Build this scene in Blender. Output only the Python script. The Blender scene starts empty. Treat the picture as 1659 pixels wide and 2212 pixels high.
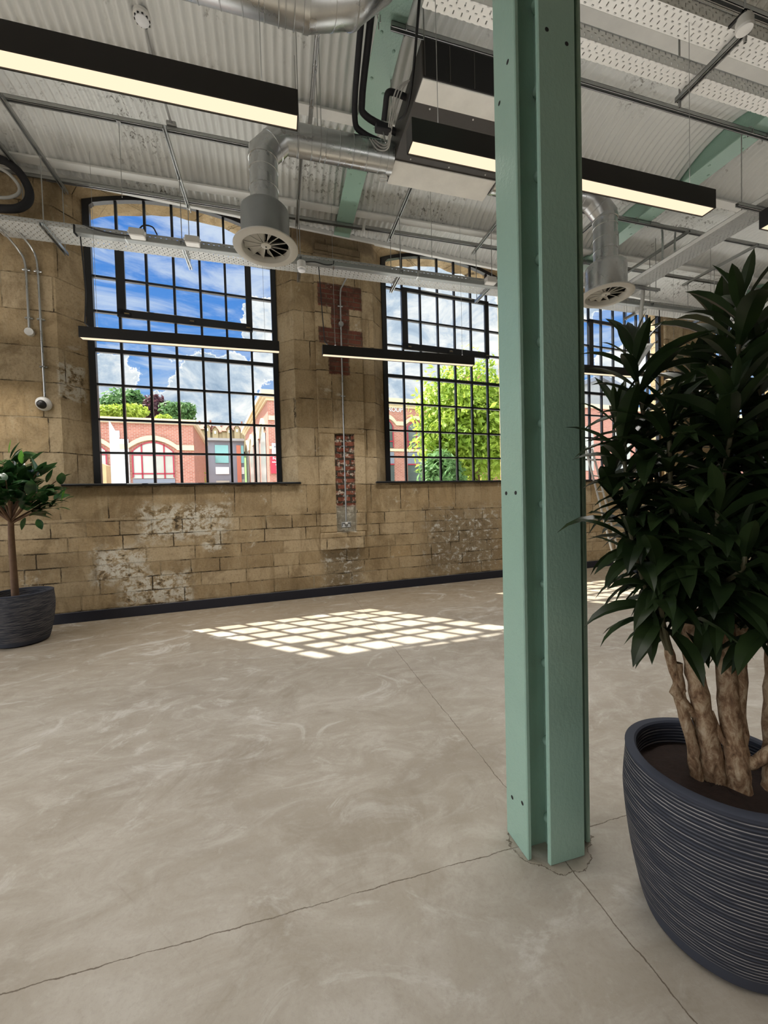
import bpy, math, random
import numpy as np
from mathutils import Vector, Matrix
random.seed(7)
rng = np.random.default_rng(7)
PI = math.pi
SC = bpy.context.scene
COL = SC.collection
TH = 0.0817                      # the window wall runs a little skew to the steel frame
CT, ST = math.cos(TH), math.sin(TH)

def W(x, y, z=0.0):              # wall-aligned coordinates -> world
    return (x * CT - y * ST, x * ST + y * CT, z)

# ------------------------------------------------------------------ materials
class NB:
    def __init__(s, name):
        s.m = bpy.data.materials.new(name); s.m.use_nodes = True
        s.t = s.m.node_tree; s.t.nodes.clear()
        s.out = s.t.nodes.new('ShaderNodeOutputMaterial')
    def n(s, kind, **kw):
        o = s.t.nodes.new('ShaderNode' + kind)
        for k, v in kw.items(): setattr(o, k, v)
        return o
    def set(s, sock, v):
        if v is None: return
        if hasattr(v, 'is_linked') or isinstance(v, bpy.types.NodeSocket): s.t.links.new(v, sock)
        else:
            if sock.type == 'RGBA': v = (v, v, v, 1) if isinstance(v, (int, float)) else ((*v, 1) if len(v) == 3 else v)
            sock.default_value = v
    def co(s, which='Object'): return s.n('TexCoord').outputs[which]
    def xyz(s, vec):
        o = s.n('SeparateXYZ'); s.set(o.inputs[0], vec); return o.outputs
    def comb(s, x=0., y=0., z=0.):
        o = s.n('CombineXYZ')
        for i, v in enumerate((x, y, z)): s.set(o.inputs[i], v)
        return o.outputs[0]
    def mapv(s, vec, scale=(1, 1, 1), loc=(0, 0, 0), rot=(0, 0, 0)):
        o = s.n('Mapping'); s.set(o.inputs['Vector'], vec)
        o.inputs['Scale'].default_value = scale; o.inputs['Location'].default_value = loc; o.inputs['Rotation'].default_value = rot
        return o.outputs[0]
    def noise(s, vec, scale=5., detail=3., rough=.5, dist=0., col=False):
        o = s.n('TexNoise'); s.set(o.inputs['Vector'], vec)
        o.inputs['Scale'].default_value = scale; o.inputs['Detail'].default_value = detail
        o.inputs['Roughness'].default_value = rough; o.inputs['Distortion'].default_value = dist
        return o.outputs['Color'] if col else o.outputs['Fac']
    def vor(s, vec, scale=5., feature='F1', out='Distance'):
        o = s.n('TexVoronoi', feature=feature); s.set(o.inputs['Vector'], vec); o.inputs['Scale'].default_value = scale
        return o.outputs[out]
    def math(s, op, a, b=None, c=None, clamp=False):
        o = s.n('Math', operation=op, use_clamp=clamp)
        for i, v in enumerate((a, b, c)):
            if v is not None: s.set(o.inputs[i], v)
        return o.outputs[0]
    def vmath(s, op, a, b=None):
        o = s.n('VectorMath', operation=op); s.set(o.inputs[0], a)
        if b is not None: s.set(o.inputs[1], b)
        return o.outputs['Value'] if op in ('DOT_PRODUCT', 'LENGTH', 'DISTANCE') else o.outputs['Vector']
    def rng(s, v, a, b, c=0., d=1., smooth=True):
        o = s.n('MapRange', interpolation_type='SMOOTHSTEP' if smooth else 'LINEAR')
        s.set(o.inputs['Value'], v)
        for k, x in zip(('From Min', 'From Max', 'To Min', 'To Max'), (a, b, c, d)): s.set(o.inputs[k], x)
        return o.outputs['Result']
    def ramp(s, fac, stops, interp='LINEAR'):
        o = s.n('ValToRGB'); s.set(o.inputs[0], fac); cr = o.color_ramp; cr.interpolation = interp
        while len(cr.elements) < len(stops): cr.elements.new(0.5)
        for e, (p, c) in zip(cr.elements, stops): e.position = p; e.color = (*c, 1)
        return o.outputs[0]
    def mix(s, fac, a, b, mode='MIX'):
        o = s.n('Mix', data_type='RGBA', blend_type=mode)
        s.set(o.inputs['Factor'], fac); s.set(o.inputs['A'] if False else o.inputs[6], a); s.set(o.inputs[7], b)
        return o.outputs[2]
    def brick(s, vec, c1, c2, cm, w=.5, h=.25, mortar=.01, smooth=.1, offset=.5, freq=2, squash=1., sqf=2, bias=0.):
        o = s.n('TexBrick', offset=offset, offset_frequency=freq, squash=squash, squash_frequency=sqf)
        s.set(o.inputs['Vector'], vec); s.set(o.inputs['Color1'], c1); s.set(o.inputs['Color2'], c2); s.set(o.inputs['Mortar'], cm)
        o.inputs['Scale'].default_value = 1.; o.inputs['Mortar Size'].default_value = mortar
        o.inputs['Mortar Smooth'].default_value = smooth; o.inputs['Bias'].default_value = bias
        o.inputs['Brick Width'].default_value = w; o.inputs['Row Height'].default_value = h
        return o.outputs['Color'], o.outputs['Fac']
    def bump(s, h, strength=.5, dist=.01, normal=None):
        o = s.n('Bump'); s.set(o.inputs['Height'], h); o.inputs['Strength'].default_value = strength
        o.inputs['Distance'].default_value = dist
        if normal is not None: s.set(o.inputs['Normal'], normal)
        return o.outputs[0]
    def bsdf(s, col, rough=.5, metal=0., normal=None, spec=None, emit=None, estr=0., trans=None):
        o = s.n('BsdfPrincipled'); s.set(o.inputs['Base Color'], col); s.set(o.inputs['Roughness'], rough); s.set(o.inputs['Metallic'], metal)
        if normal is not None: s.set(o.inputs['Normal'], normal)
        if spec is not None: s.set(o.inputs['Specular IOR Level'], spec)
        if emit is not None:
            s.set(o.inputs['Emission Color'], emit); o.inputs['Emission Strength'].default_value = estr
        return o.outputs[0]
    def done(s, sh):
        s.t.links.new(sh, s.out.inputs[0]); return s.m

def simple(name, col, rough=.5, metal=0., var=.12, vs=9., bump=0., bs=60., spec=None):
    b = NB(name); c = b.co()
    n = b.noise(c, vs, 4, .6)
    cc = b.mix(n, tuple(x * (1 - var) for x in col), tuple(min(1, x * (1 + var)) for x in col))
    nm = b.bump(b.noise(c, bs, 3, .6), bump, .004) if bump else None
    return b.done(b.bsdf(cc, rough, metal, nm, spec))

def emis(name, col, st):
    b = NB(name); o = b.n('Emission'); o.inputs[0].default_value = (*col, 1); o.inputs[1].default_value = st
    return b.done(o.outputs[0])

def m_floor():
    b = NB('polished_concrete'); c = b.co(); X, Y, Z = b.xyz(c)
    n1 = b.noise(b.mapv(c, (1, 1.5, 1), rot=(0, 0, .4)), .9, 8, .62, .6)
    n2 = b.noise(b.mapv(c, (1.1, 2.0, 1), rot=(0, 0, .25)), 2.9, 8, .68, 1.2)
    n3 = b.noise(c, 60, 4, .7)
    col = b.ramp(n1, [(.3, (.275, .24, .195)), (.5, (.335, .30, .25)), (.7, (.395, .36, .31))])
    col = b.mix(b.math('MULTIPLY', b.rng(n2, .45, .72), .6), col, (.46, .43, .38))
    col = b.mix(b.math('MULTIPLY', b.rng(n2, .5, .36), .28), col, (.29, .25, .195))
    col = b.mix(b.math('MULTIPLY', b.rng(n3, .45, .75), .28), col, (.24, .21, .17))
    # darker and browner towards the window wall
    near = b.math('MULTIPLY', b.rng(Y, -3.2, -.1), .62)
    col = b.mix(near, col, (.215, .155, .09))
    # saw-cut joints
    wob = b.math('MULTIPLY', b.math('SUBTRACT', b.noise(c, 7, 5, .7), .5), .03)
    jx = b.math('ABSOLUTE', b.math('ADD', b.math('SUBTRACT', X, 1.605), wob))
    jy = b.math('ABSOLUTE', b.math('ADD', b.math('ADD', Y, 4.797), wob))
    j = b.math('MINIMUM', jx, jy)
    br = b.rng(b.noise(c, 3.5, 3), .3, .5)
    wd = b.math('MULTIPLY_ADD', br, .0022, .0010)
    jm = b.math('SUBTRACT', 1., b.rng(j, b.math('MULTIPLY', wd, .3), wd), clamp=True)
    # broken ring around the column foot
    dx = b.math('SUBTRACT', X, 1.616); dy = b.math('ADD', Y, 4.80)
    ax_ = b.math('ABSOLUTE', dx); ay_ = b.math('ABSOLUTE', dy)
    r = b.math('MAXIMUM', b.math('MAXIMUM', ax_, b.math('MULTIPLY', ay_, 1.1)), b.math('MULTIPLY', b.math('ADD', ax_, ay_), .80))
    r = b.math('ADD', r, b.math('MULTIPLY', b.math('SUBTRACT', b.noise(c, 16, 5, .7), .5), .09))
    ring = b.math('SUBTRACT', 1., b.rng(b.math('ABSOLUTE', b.math('SUBTRACT', r, .178)), .001, .004), clamp=True)
    inside = b.math('SUBTRACT', 1., b.rng(r, .168, .179), clamp=True)
    col = b.mix(b.math('MULTIPLY', inside, .45), col, (.27, .23, .175))
    fine = b.rng(b.noise(c, 22, 8, .75), .55, .72)
    cr = b.vor(b.mapv(c, (1, 1, 1)), 1.1, 'DISTANCE_TO_EDGE')
    crk = b.math('MULTIPLY', b.math('SUBTRACT', 1., b.rng(b.math('ADD', cr, b.math('MULTIPLY', b.noise(c, 6, 5, .7), .03)), .013, .017), clamp=True), .22)
    col = b.mix(b.math('MAXIMUM', b.math('MAXIMUM', jm, ring), b.math('MULTIPLY', crk, .5)), col, (.12, .095, .07))
    col = b.mix(b.math('MULTIPLY', fine, .22), col, (.56, .53, .48))
    sm = b.noise(b.mapv(c, (1, 1.35, 1), rot=(0, 0, -.5)), 1.9, 9, .7, 1.6)
    col = b.mix(b.math('MULTIPLY', b.rng(sm, .54, .68), .55), col, (.56, .54, .50))
    col = b.mix(b.math('MULTIPLY', b.rng(b.noise(b.mapv(c, loc=(4, 4, 0)), 1.3, 9, .74, .8), .52, .68), .5), col, (.22, .185, .14))
    h = b.math('SUBTRACT', b.math('MULTIPLY', b.math('ADD', n3, fine), .5), b.math('MULTIPLY', b.math('MAXIMUM', jm, ring), 2.))
    return b.done(b.bsdf(col, b.rng(n2, .3, .7, .62, .42), 0, b.bump(h, .25, .004), .3))

def m_wall():
    b = NB('bath_stone_ashlar'); c = b.co(); X, Y, Z = b.xyz(c)
    U = b.math('ADD', X, b.math('MULTIPLY', Y, 1.0))
    d = b.math('MULTIPLY', b.math('SUBTRACT', b.noise(c, 1.6, 3), .5), .03)
    u = b.math('ADD', U, d); z = b.math('ADD', Z, b.math('MULTIPLY', b.math('SUBTRACT', b.noise(b.mapv(c, loc=(5, 3, 1)), 1.3, 3), .5), .025))
    fine = b.math('MULTIPLY', b.math('SUBTRACT', b.noise(c, 15, 6, .75), .5), .024)
    u = b.math('ADD', u, fine); z = b.math('ADD', z, fine)
    def ash(w, h, off, mort, ox, oz):
        row = b.math('FLOOR', b.math('DIVIDE', b.math('ADD', z, oz), h))
        rj = b.math('MULTIPLY', b.math('SINE', b.math('MULTIPLY', row, 12.9898)), w * .42)
        v = b.comb(b.math('ADD', b.math('ADD', u, ox), rj), b.math('ADD', z, oz), 0.)
        return b.brick(v, (0, 0, 0), (1, 1, 1), (.5, .5, .5), w, h, mort, .35, off, 2, .62, 3)
    # small courses low down, tall courses above the sills
    c1, f1 = ash(.62, .196, .5, .008, .1, .05)
    c2, f2 = ash(.86, .452, .5, .0075, .3, .02)
    sw = b.rng(Z, 1.36, 1.365)
    rc = b.mix(sw, c1, c2); f = b.mix(sw, f1, f2)
    base = b.ramp(rc, [(0., (.35, .255, .145)), (.3, (.41, .305, .175)), (.55, (.46, .35, .21)), (.8, (.51, .40, .255)), (1., (.42, .30, .16))])
    n1 = b.noise(c, 2.2, 8, .65, .8)
    base = b.mix(b.math('MULTIPLY', b.rng(n1, .44, .66), .7), base, (.22, .155, .082))
    n2 = b.noise(b.mapv(c, (1, 1, .35)), 7., 7, .7, .5)
    base = b.mix(b.math('MULTIPLY', b.rng(n2, .5, .75), .5), base, (.53, .44, .29))
    base = b.mix(b.math('MULTIPLY', b.rng(b.noise(c, 38, 6, .75), .48, .72), .6), base, (.17, .12, .06))
    base = b.mix(b.math('MULTIPLY', b.rng(b.noise(b.mapv(c, loc=(7, 7, 7)), 28, 7, .75), .54, .74), .5), base, (.60, .52, .38))
    # masks with ragged edges
    rag = b.math('MULTIPLY', b.math('SUBTRACT', b.noise(c, 9, 6, .75), .5), .16)
    def box(x0, x1, z0, z1, soft=.03, r=1.):
        mx = b.math('SUBTRACT', b.math('ABSOLUTE', b.math('SUBTRACT', X, (x0 + x1) / 2)), (x1 - x0) / 2)
        mz = b.math('SUBTRACT', b.math('ABSOLUTE', b.math('SUBTRACT', Z, (z0 + z1) / 2)), (z1 - z0) / 2)
        e = b.math('ADD', b.math('MAXIMUM', mx, mz), b.math('MULTIPLY', rag, r))
        return b.math('SUBTRACT', 1., b.rng(e, -soft, soft), clamp=True)
    def union(*a):
        o = a[0]
        for q in a[1:]: o = b.math('MAXIMUM', o, q)
        return o
    # flaked, whitened and sooty patches
    spk = b.noise(b.mapv(c, (1, 1, 1.25)), 7.5, 10, .78, .35)
    white = union(box(-1.35, -.2, 1.05, 1.5, .1, 2.2), box(-1.6, -.75, .14, .55, .1, 2.2), box(-.55, -.3, .85, 1.0, .05, 1.6), box(-2.2, -1.98, 2.95, 3.42, .02, .6), box(-1.9, -1.3, .5, .95, .1, 2.4))
    base = b.mix(b.math('MULTIPLY', white, b.rng(spk, .47, .53)), base, (.66, .62, .52))
    base = b.mix(b.math('MULTIPLY', white, b.rng(spk, .46, .39)), base, (.08, .062, .04))
    soot = union(box(1.2, 1.82, .16, .72, .1, 1.6), box(3.05, 4.5, .2, 1.28, .25, 3.2), box(4.9, 6.4, .15, 1.5, .2, 3.))
    base = b.mix(b.math('MULTIPLY', soot, .62), base, (.18, .145, .095))
    base = b.mix(b.math('MULTIPLY', soot, b.rng(spk, .52, .6)), base, (.60, .58, .52))
    base = b.mix(b.math('MULTIPLY', b.math('MULTIPLY', soot, b.rng(spk, .44, .36)), .8), base, (.055, .045, .035))
    jn = b.rng(b.noise(c, 2.2, 6, .7), .45, .58)
    base = b.mix(b.math('MULTIPLY', f, b.math('MULTIPLY_ADD', jn, .88, .12)), base, b.mix(b.rng(b.noise(c, 1.7, 3), .55, .65), (.055, .04, .024), (.40, .33, .22)))
    base = b.mix(b.math('MULTIPLY', b.rng(b.noise(b.mapv(c, (1, 1, .3)), 4., 9, .76, .8), .50, .68), .6), base, (.20, .14, .072))
    base = b.mix(b.math('MULTIPLY', b.rng(b.noise(b.mapv(c, loc=(9, 2, 4)), 2.4, 10, .78, .4), .60, .66), .6), base, (.60, .54, .43))
    # old red brick repairs on the pier
    bc, bf = b.brick(b.comb(b.math('ADD', X, fine), b.math('ADD', Z, fine), 0.), (.12, .040, .027), (.20, .075, .05), (.15, .115, .08), .225, .075, .008, .2)
    bc = b.mix(b.math('MULTIPLY', b.rng(b.noise(c, 4, 7, .75), .44, .62), .75), bc, (.075, .04, .028))
    bc = b.mix(b.math('MULTIPLY', b.rng(spk, .6, .66), .7), bc, (.56, .47, .41))
    redm = union(box(1.215, 1.945, 4.60, 4.97, .012, .3), box(1.215, 1.945, 4.02, 4.27, .012, .3), box(1.42, 1.72, 4.2, 4.66, .012, .4),
                 box(1.36, 1.70, 3.55, 4.06, .015, .6), box(1.2, 1.93, 5.16, 5.34, .012, .4), box(8.1, 8.45, 3.0, 5.2, .05, 1.5))
    base = b.mix(redm, base, bc)
    topd = union(box(1.16, 1.95, 5.36, 5.75, .03, .6), box(.85, 2.2, 5.55, 5.8, .06, 1.))
    base = b.mix(b.math('MULTIPLY', topd, .6), base, (.14, .10, .065))
    nic = box(1.42, 1.74, 1.42, 2.60, .012, .35)
    bc2, bf2 = b.brick(b.comb(b.math('ADD', X, b.math('MULTIPLY', fine, 2.)), b.math('ADD', Z, b.math('MULTIPLY', fine, 2.)), 0.), (.20, .06, .035), (.30, .11, .07), (.07, .055, .04), .24, .1, .02, .3)
    bc2 = b.mix(b.rng(b.noise(c, 13, 6, .72), .53, .60), bc2, (.66, .58, .48))
    bc2 = b.mix(b.rng(b.noise(b.mapv(c, loc=(3, 1, 7)), 15, 6, .72), .56, .62), bc2, (.07, .055, .045))
    base = b.mix(nic, base, bc2)
    pl = box(1.42, 1.74, 1.02, 1.44, .02, .5)
    pc = b.mix(b.rng(spk, .45, .6), (.30, .27, .21), (.58, .54, .45))
    base = b.mix(pl, base, pc)
    redn = b.math('MAXIMUM', redm, nic)
    h = b.math('ADD', b.math('MULTIPLY', b.mix(redn, f, b.mix(nic, bf, bf2)), -1.2), b.math('ADD', b.math('MULTIPLY', n2, .6), b.math('MULTIPLY', spk, .5)))
    h = b.math('ADD', h, b.math('MULTIPLY', b.mix(redn, rc, .5), .35))
    return b.done(b.bsdf(base, .88, 0, b.bump(h, 1., .022), .15))

def m_ceil():
    b = NB('white_painted_corrugated_iron'); c = b.co()
    n = b.noise(b.mapv(c, (1, 1, 1)), 2.0, 6, .65)
    col = b.mix(n, (.66, .672, .655), (.80, .81, .79))
    sp = b.noise(c, 17, 7, .75)
    area = b.rng(b.noise(b.mapv(c, loc=(2.3, 8.1, 0)), .9, 4, .6), .5, .66)
    m = b.math('MULTIPLY', b.rng(sp, .53, .60), area)
    col = b.mix(m, col, (.16, .15, .13))
    col = b.mix(b.math('MULTIPLY', b.rng(b.noise(c, 9, 6, .7), .55, .7), b.math('MULTIPLY', area, .5)), col, (.72, .71, .68))
    return b.done(b.bsdf(col, .6, 0, b.bump(b.math('ADD', sp, b.math('MULTIPLY', m, -.7)), .35, .012), .3))

def m_green():
    b = NB('sage_green_gloss_paint'); c = b.co()
    n = b.noise(c, 4, 3); col = b.mix(n, (.305, .47, .385), (.345, .52, .43))
    h = b.math('ADD', b.noise(b.mapv(c, (1, 1, .6)), 55, 2, .5), b.math('MULTIPLY', b.noise(c, 140, 2), .4))
    return b.done(b.bsdf(col, .27, 0, b.bump(h, .32, .006), .5))

def m_galv():
    b = NB('galvanised_steel'); c = b.co()
    v = b.vor(c, 60, 'F1', 'Color'); n = b.noise(c, 5, 3)
    vv = b.n('RGBToBW'); b.set(vv.inputs[0], v)
    col = b.mix(b.math('MULTIPLY', vv.outputs[0], .35), (.50, .515, .515), (.60, .61, .61))
    return b.done(b.bsdf(col, b.rng(n, .3, .7, .24, .36), .93, b.bump(b.noise(c, 6, 2), .03, .01)))

def m_tray(name='perforated_galvanised_tray', ca=(.80, .80, .77), cb=(.88, .88, .85)):
    b = NB(name); c = b.co(); X, Y, Z = b.xyz(c)
    vq = b.math('ADD', Y, Z)
    def slots(px, py, lx, ly, ox, oy):
        fx = b.math('ABSOLUTE', b.math('SUBTRACT', b.math('FRACT', b.math('ADD', b.math('DIVIDE', X, px), ox)), .5))
        fy = b.math('ABSOLUTE', b.math('SUBTRACT', b.math('FRACT', b.math('ADD', b.math('DIVIDE', vq, py), oy)), .5))
        return b.math('MULTIPLY', b.math('LESS_THAN', fx, lx / px / 2), b.math('LESS_THAN', fy, ly / py / 2))
    m = b.math('MAXIMUM', slots(.062, .058, .0095, .027, 0, 0), slots(.062, .058, .019, .010, .5, .5))
    n = b.noise(c, 6, 3)
    sh = b.bsdf(b.mix(n, ca, cb), .45, .12)
    tr = b.n('BsdfTransparent'); mx = b.n('MixShader')
    b.t.links.new(m, mx.inputs[0]); b.t.links.new(sh, mx.inputs[1]); b.t.links.new(tr.outputs[0], mx.inputs[2])
    return b.done(mx.outputs[0])

def m_strut():
    b = NB('slotted_strut_channel'); c = b.co(); X, Y, Z = b.xyz(c)
    n = b.noise(c, 8, 3)
    return b.done(b.bsdf(b.mix(n, (.36, .37, .36), (.46, .47, .46)), .4, .75))

def m_glass():
    b = NB('window_glass')
    tr = b.n('BsdfTransparent'); tr.inputs[0].default_value = (.97, .985, .98, 1)
    gl = b.n('BsdfGlossy'); gl.inputs['Roughness'].default_value = .02
    lw = b.n('LayerWeight'); lw.inputs[0].default_value = .5
    mx = b.n('MixShader')
    b.t.links.new(b.math('MULTIPLY_ADD', b.math('POWER', lw.outputs['Facing'], 4.), .35, .018), mx.inputs[0]); b.t.links.new(tr.outputs[0], mx.inputs[1]); b.t.links.new(gl.outputs[0], mx.inputs[2])
    return b.done(mx.outputs[0])

def m_leaf(name, c0, c1, rough=.35, transl=0., scale=9.):
    b = NB(name); c = b.co()
    n = b.noise(c, scale, 2)
    col = b.mix(b.rng(n, .3, .7), c0, c1)
    sh = b.bsdf(col, rough, 0, None, .4)
    if transl:
        tl = b.n('BsdfTranslucent'); b.set(tl.inputs[0], b.mix(.5, col, tuple(min(1, x * 1.8) for x in c1)))
        mx = b.n('MixShader'); mx.inputs[0].default_value = transl
        b.t.links.new(sh, mx.inputs[1]); b.t.links.new(tl.outputs[0], mx.inputs[2]); sh = mx.outputs[0]
    return b.done(sh)

def m_pot():
    b = NB('ribbed_charcoal_planter'); c = b.co(); X, Y, Z = b.xyz(c)
    wob = b.math('MULTIPLY', b.math('SUBTRACT', b.noise(b.mapv(c, (1, 1, .6)), 5, 3), .5), .012)
    f = b.math('FRACT', b.math('DIVIDE', b.math('ADD', Z, wob), .0115))
    h = b.math('ABSOLUTE', b.math('SUBTRACT', f, .5))
    band = b.rng(h, .22, .40)
    msk = b.math('MULTIPLY', b.rng(Z, .05, .08), b.rng(Z, .567, .56))
    col = b.mix(b.math('MULTIPLY', band, msk), (.045, .05, .068), (.018, .02, .028))
    pale = b.math('MULTIPLY', b.math('MULTIPLY', b.rng(h, .16, .05), msk), b.rng(b.noise(b.mapv(c, (3, 3, 40)), 2.2, 3), .35, .65))
    col = b.mix(b.math('MULTIPLY', pale, .9), col, (.42, .39, .37))
    return b.done(b.bsdf(col, .7, 0, b.bump(b.math('MULTIPLY', h, msk), .7, .006), .25))

def m_bark():
    b = NB('pale_mottled_bark'); c = b.co()
    n = b.noise(b.mapv(c, (1, 1, .5)), 34, 6, .7, .5)
    col = b.ramp(n, [(.32, (.08, .045, .025)), (.47, (.23, .14, .08)), (.60, (.42, .31, .20)), (.75, (.56, .46, .35))])
    return b.done(b.bsdf(col, .85, 0, b.bump(n, .7, .012), .2))

def m_brick(name, c1, c2, cm, w=.24, h=.085):
    b = NB(name); c = b.co(); X, Y, Z = b.xyz(c)
    v = b.comb(b.math('ADD', X, Y), Z, 0.)
    col, f = b.brick(v, c1, c2, cm, w, h, .012, .2)
    col = b.mix(b.math('MULTIPLY', b.noise(c, .8, 4), .4), col, tuple(x * .75 for x in c1))
    return b.done(b.bsdf(col, .85, 0, None, .2))

def m_tiles():
    b = NB('clay_roof_tiles'); c = b.co(); X, Y, Z = b.xyz(c)
    col, f = b.brick(b.comb(X, b.math('MULTIPLY', Z, 1.), 0.), (.30, .13, .09), (.38, .18, .12), (.16, .08, .06), .4, .3, .03)
    return b.done(b.bsdf(col, .85))

M = dict(
    floor=m_floor(), wall=m_wall(), ceil=m_ceil(), green=m_green(), galv=m_galv(), tray=m_tray(), strut=m_strut(), glass=m_glass(),
    white=simple('white_painted_steel', (.74, .74, .71), .5, 0, .1, 6, .15, 40), black=simple('black_powder_coat', (.012, .011, .010), .45, 0, .2),
    frame=simple('black_window_paint', (.010, .011, .013), .35), navy=simple('dark_navy_paint', (.010, .011, .020), .5),
    rod=simple('zinc_rod', (.38, .38, .37), .4, .7), rubber=simple('black_pipe_lagging', (.012, .012, .015), .7, 0, .3, 20, .4, 60),
    plastic=simple('white_plastic', (.70, .69, .66), .4, 0, .04), wire=simple('grey_cable', (.42, .42, .40), .5), dark=simple('black_cable', (.008, .008, .009), .5),
    fcu=simple('dark_brown_sheet_metal', (.045, .040, .036), .5), traymid=m_tray('perforated_zinc_tray', (.46, .47, .46), (.58, .59, .57)), traydark=m_tray('perforated_dull_tray', (.26, .27, .26), (.36, .37, .36)), panel=simple('scuffed_white_panel', (.78, .77, .72), .5, 0, .16, 5, .1, 30),
    grille=simple('black_filter_mesh', (.006, .006, .006), .8), satingrey=simple('satin_grey_metal', (.30, .315, .31), .38, .55, .08),
    diff=simple('off_white_diffuser', (.60, .59, .55), .45, 0, .05), inside=simple('dark_duct_inside', (.012, .012, .012), .8),
    lens=emis('warm_white_lens', (1.0, .80, .56), 1.18), brass=simple('brass_latch', (.34, .26, .12), .35, .9),
    sill=simple('black_sill_board', (.011, .012, .014), .3), socketm=simple('brushed_steel_plate', (.32, .33, .33), .35, .8),
    pot=m_pot(), soil=simple('dark_potting_soil', (.016, .007, .004), .95, 0, .6, 40, 1., 60), bark=m_bark(), trunkb=simple('brown_tree_bark', (.17, .10, .06), .85, 0, .3, 20, .5, 50),
    drac=m_leaf('dark_strap_leaf', (.009, .019, .006), (.024, .042, .013), .36, .10), cane=simple('green_brown_cane', (.07, .062, .028), .7, 0, .4, 30, .5, 60),
    ficus=m_leaf('glossy_rubber_leaf', (.014, .05, .02), (.04, .105, .03), .2, .14), ficusl=m_leaf('young_rubber_leaf', (.10, .30, .03), (.14, .36, .05), .3, .35),
    t1=m_leaf('bright_lime_foliage', (.16, .27, .03), (.36, .46, .07), .6, .45, .9), t2=m_leaf('dark_green_foliage', (.07, .16, .05), (.14, .26, .09), .6, .3, .5),
    t3=m_leaf('yellow_green_foliage', (.24, .34, .04), (.40, .48, .08), .6, .35, .5), t4=m_leaf('purple_foliage', (.07, .03, .045), (.13, .055, .07), .6, .2, .5),
    redb=m_brick('orange_red_brick', (.40, .14, .10), (.52, .21, .155), (.50, .40, .34)), cream=simple('cream_dressed_stone', (.68, .57, .38), .8, 0, .1, 1.5),
    grey=simple('slate_grey_cladding', (.20, .22, .27), .6, 0, .12, 1.2), teal=simple('teal_reflecting_glass', (.16, .36, .36), .12, .2, .3, .6), darkglass=simple('dark_window_glass', (.10, .12, .12), .1, .2, .5, .8),
    paleglass=simple('pale_window_glass', (.44, .44, .40), .15, .1, .3, .7), redf=simple('crimson_window_frame', (.36, .02, .045), .4), orange=simple('orange_brick_pilaster', (.50, .17, .11), .8, 0, .1, 3),
    tan=simple('tan_house_render', (.42, .32, .20), .9, 0, .15, .8), tiles=m_tiles(), greyroof=simple('grey_roof_sheet', (.33, .34, .35), .6, 0, .1, 1.),
    street=simple('pale_street_paving', (.52, .51, .49), .9, 0, .1, 1.), grass=simple('hillside_grass', (.12, .20, .05), .95, 0, .3, .3), signw=simple('white_sign_board', (.75, .76, .78), .5), signr=simple('red_sign_board', (.62, .03, .06), .5),
    wood=simple('pale_timber', (.55, .38, .20), .7, 0, .15, 4), plaster=simple('plain_room_plaster', (.30, .26, .21), .9), leadw=simple('pale_aluminium', (.70, .70, .68), .35, .6, .05),
)

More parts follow.
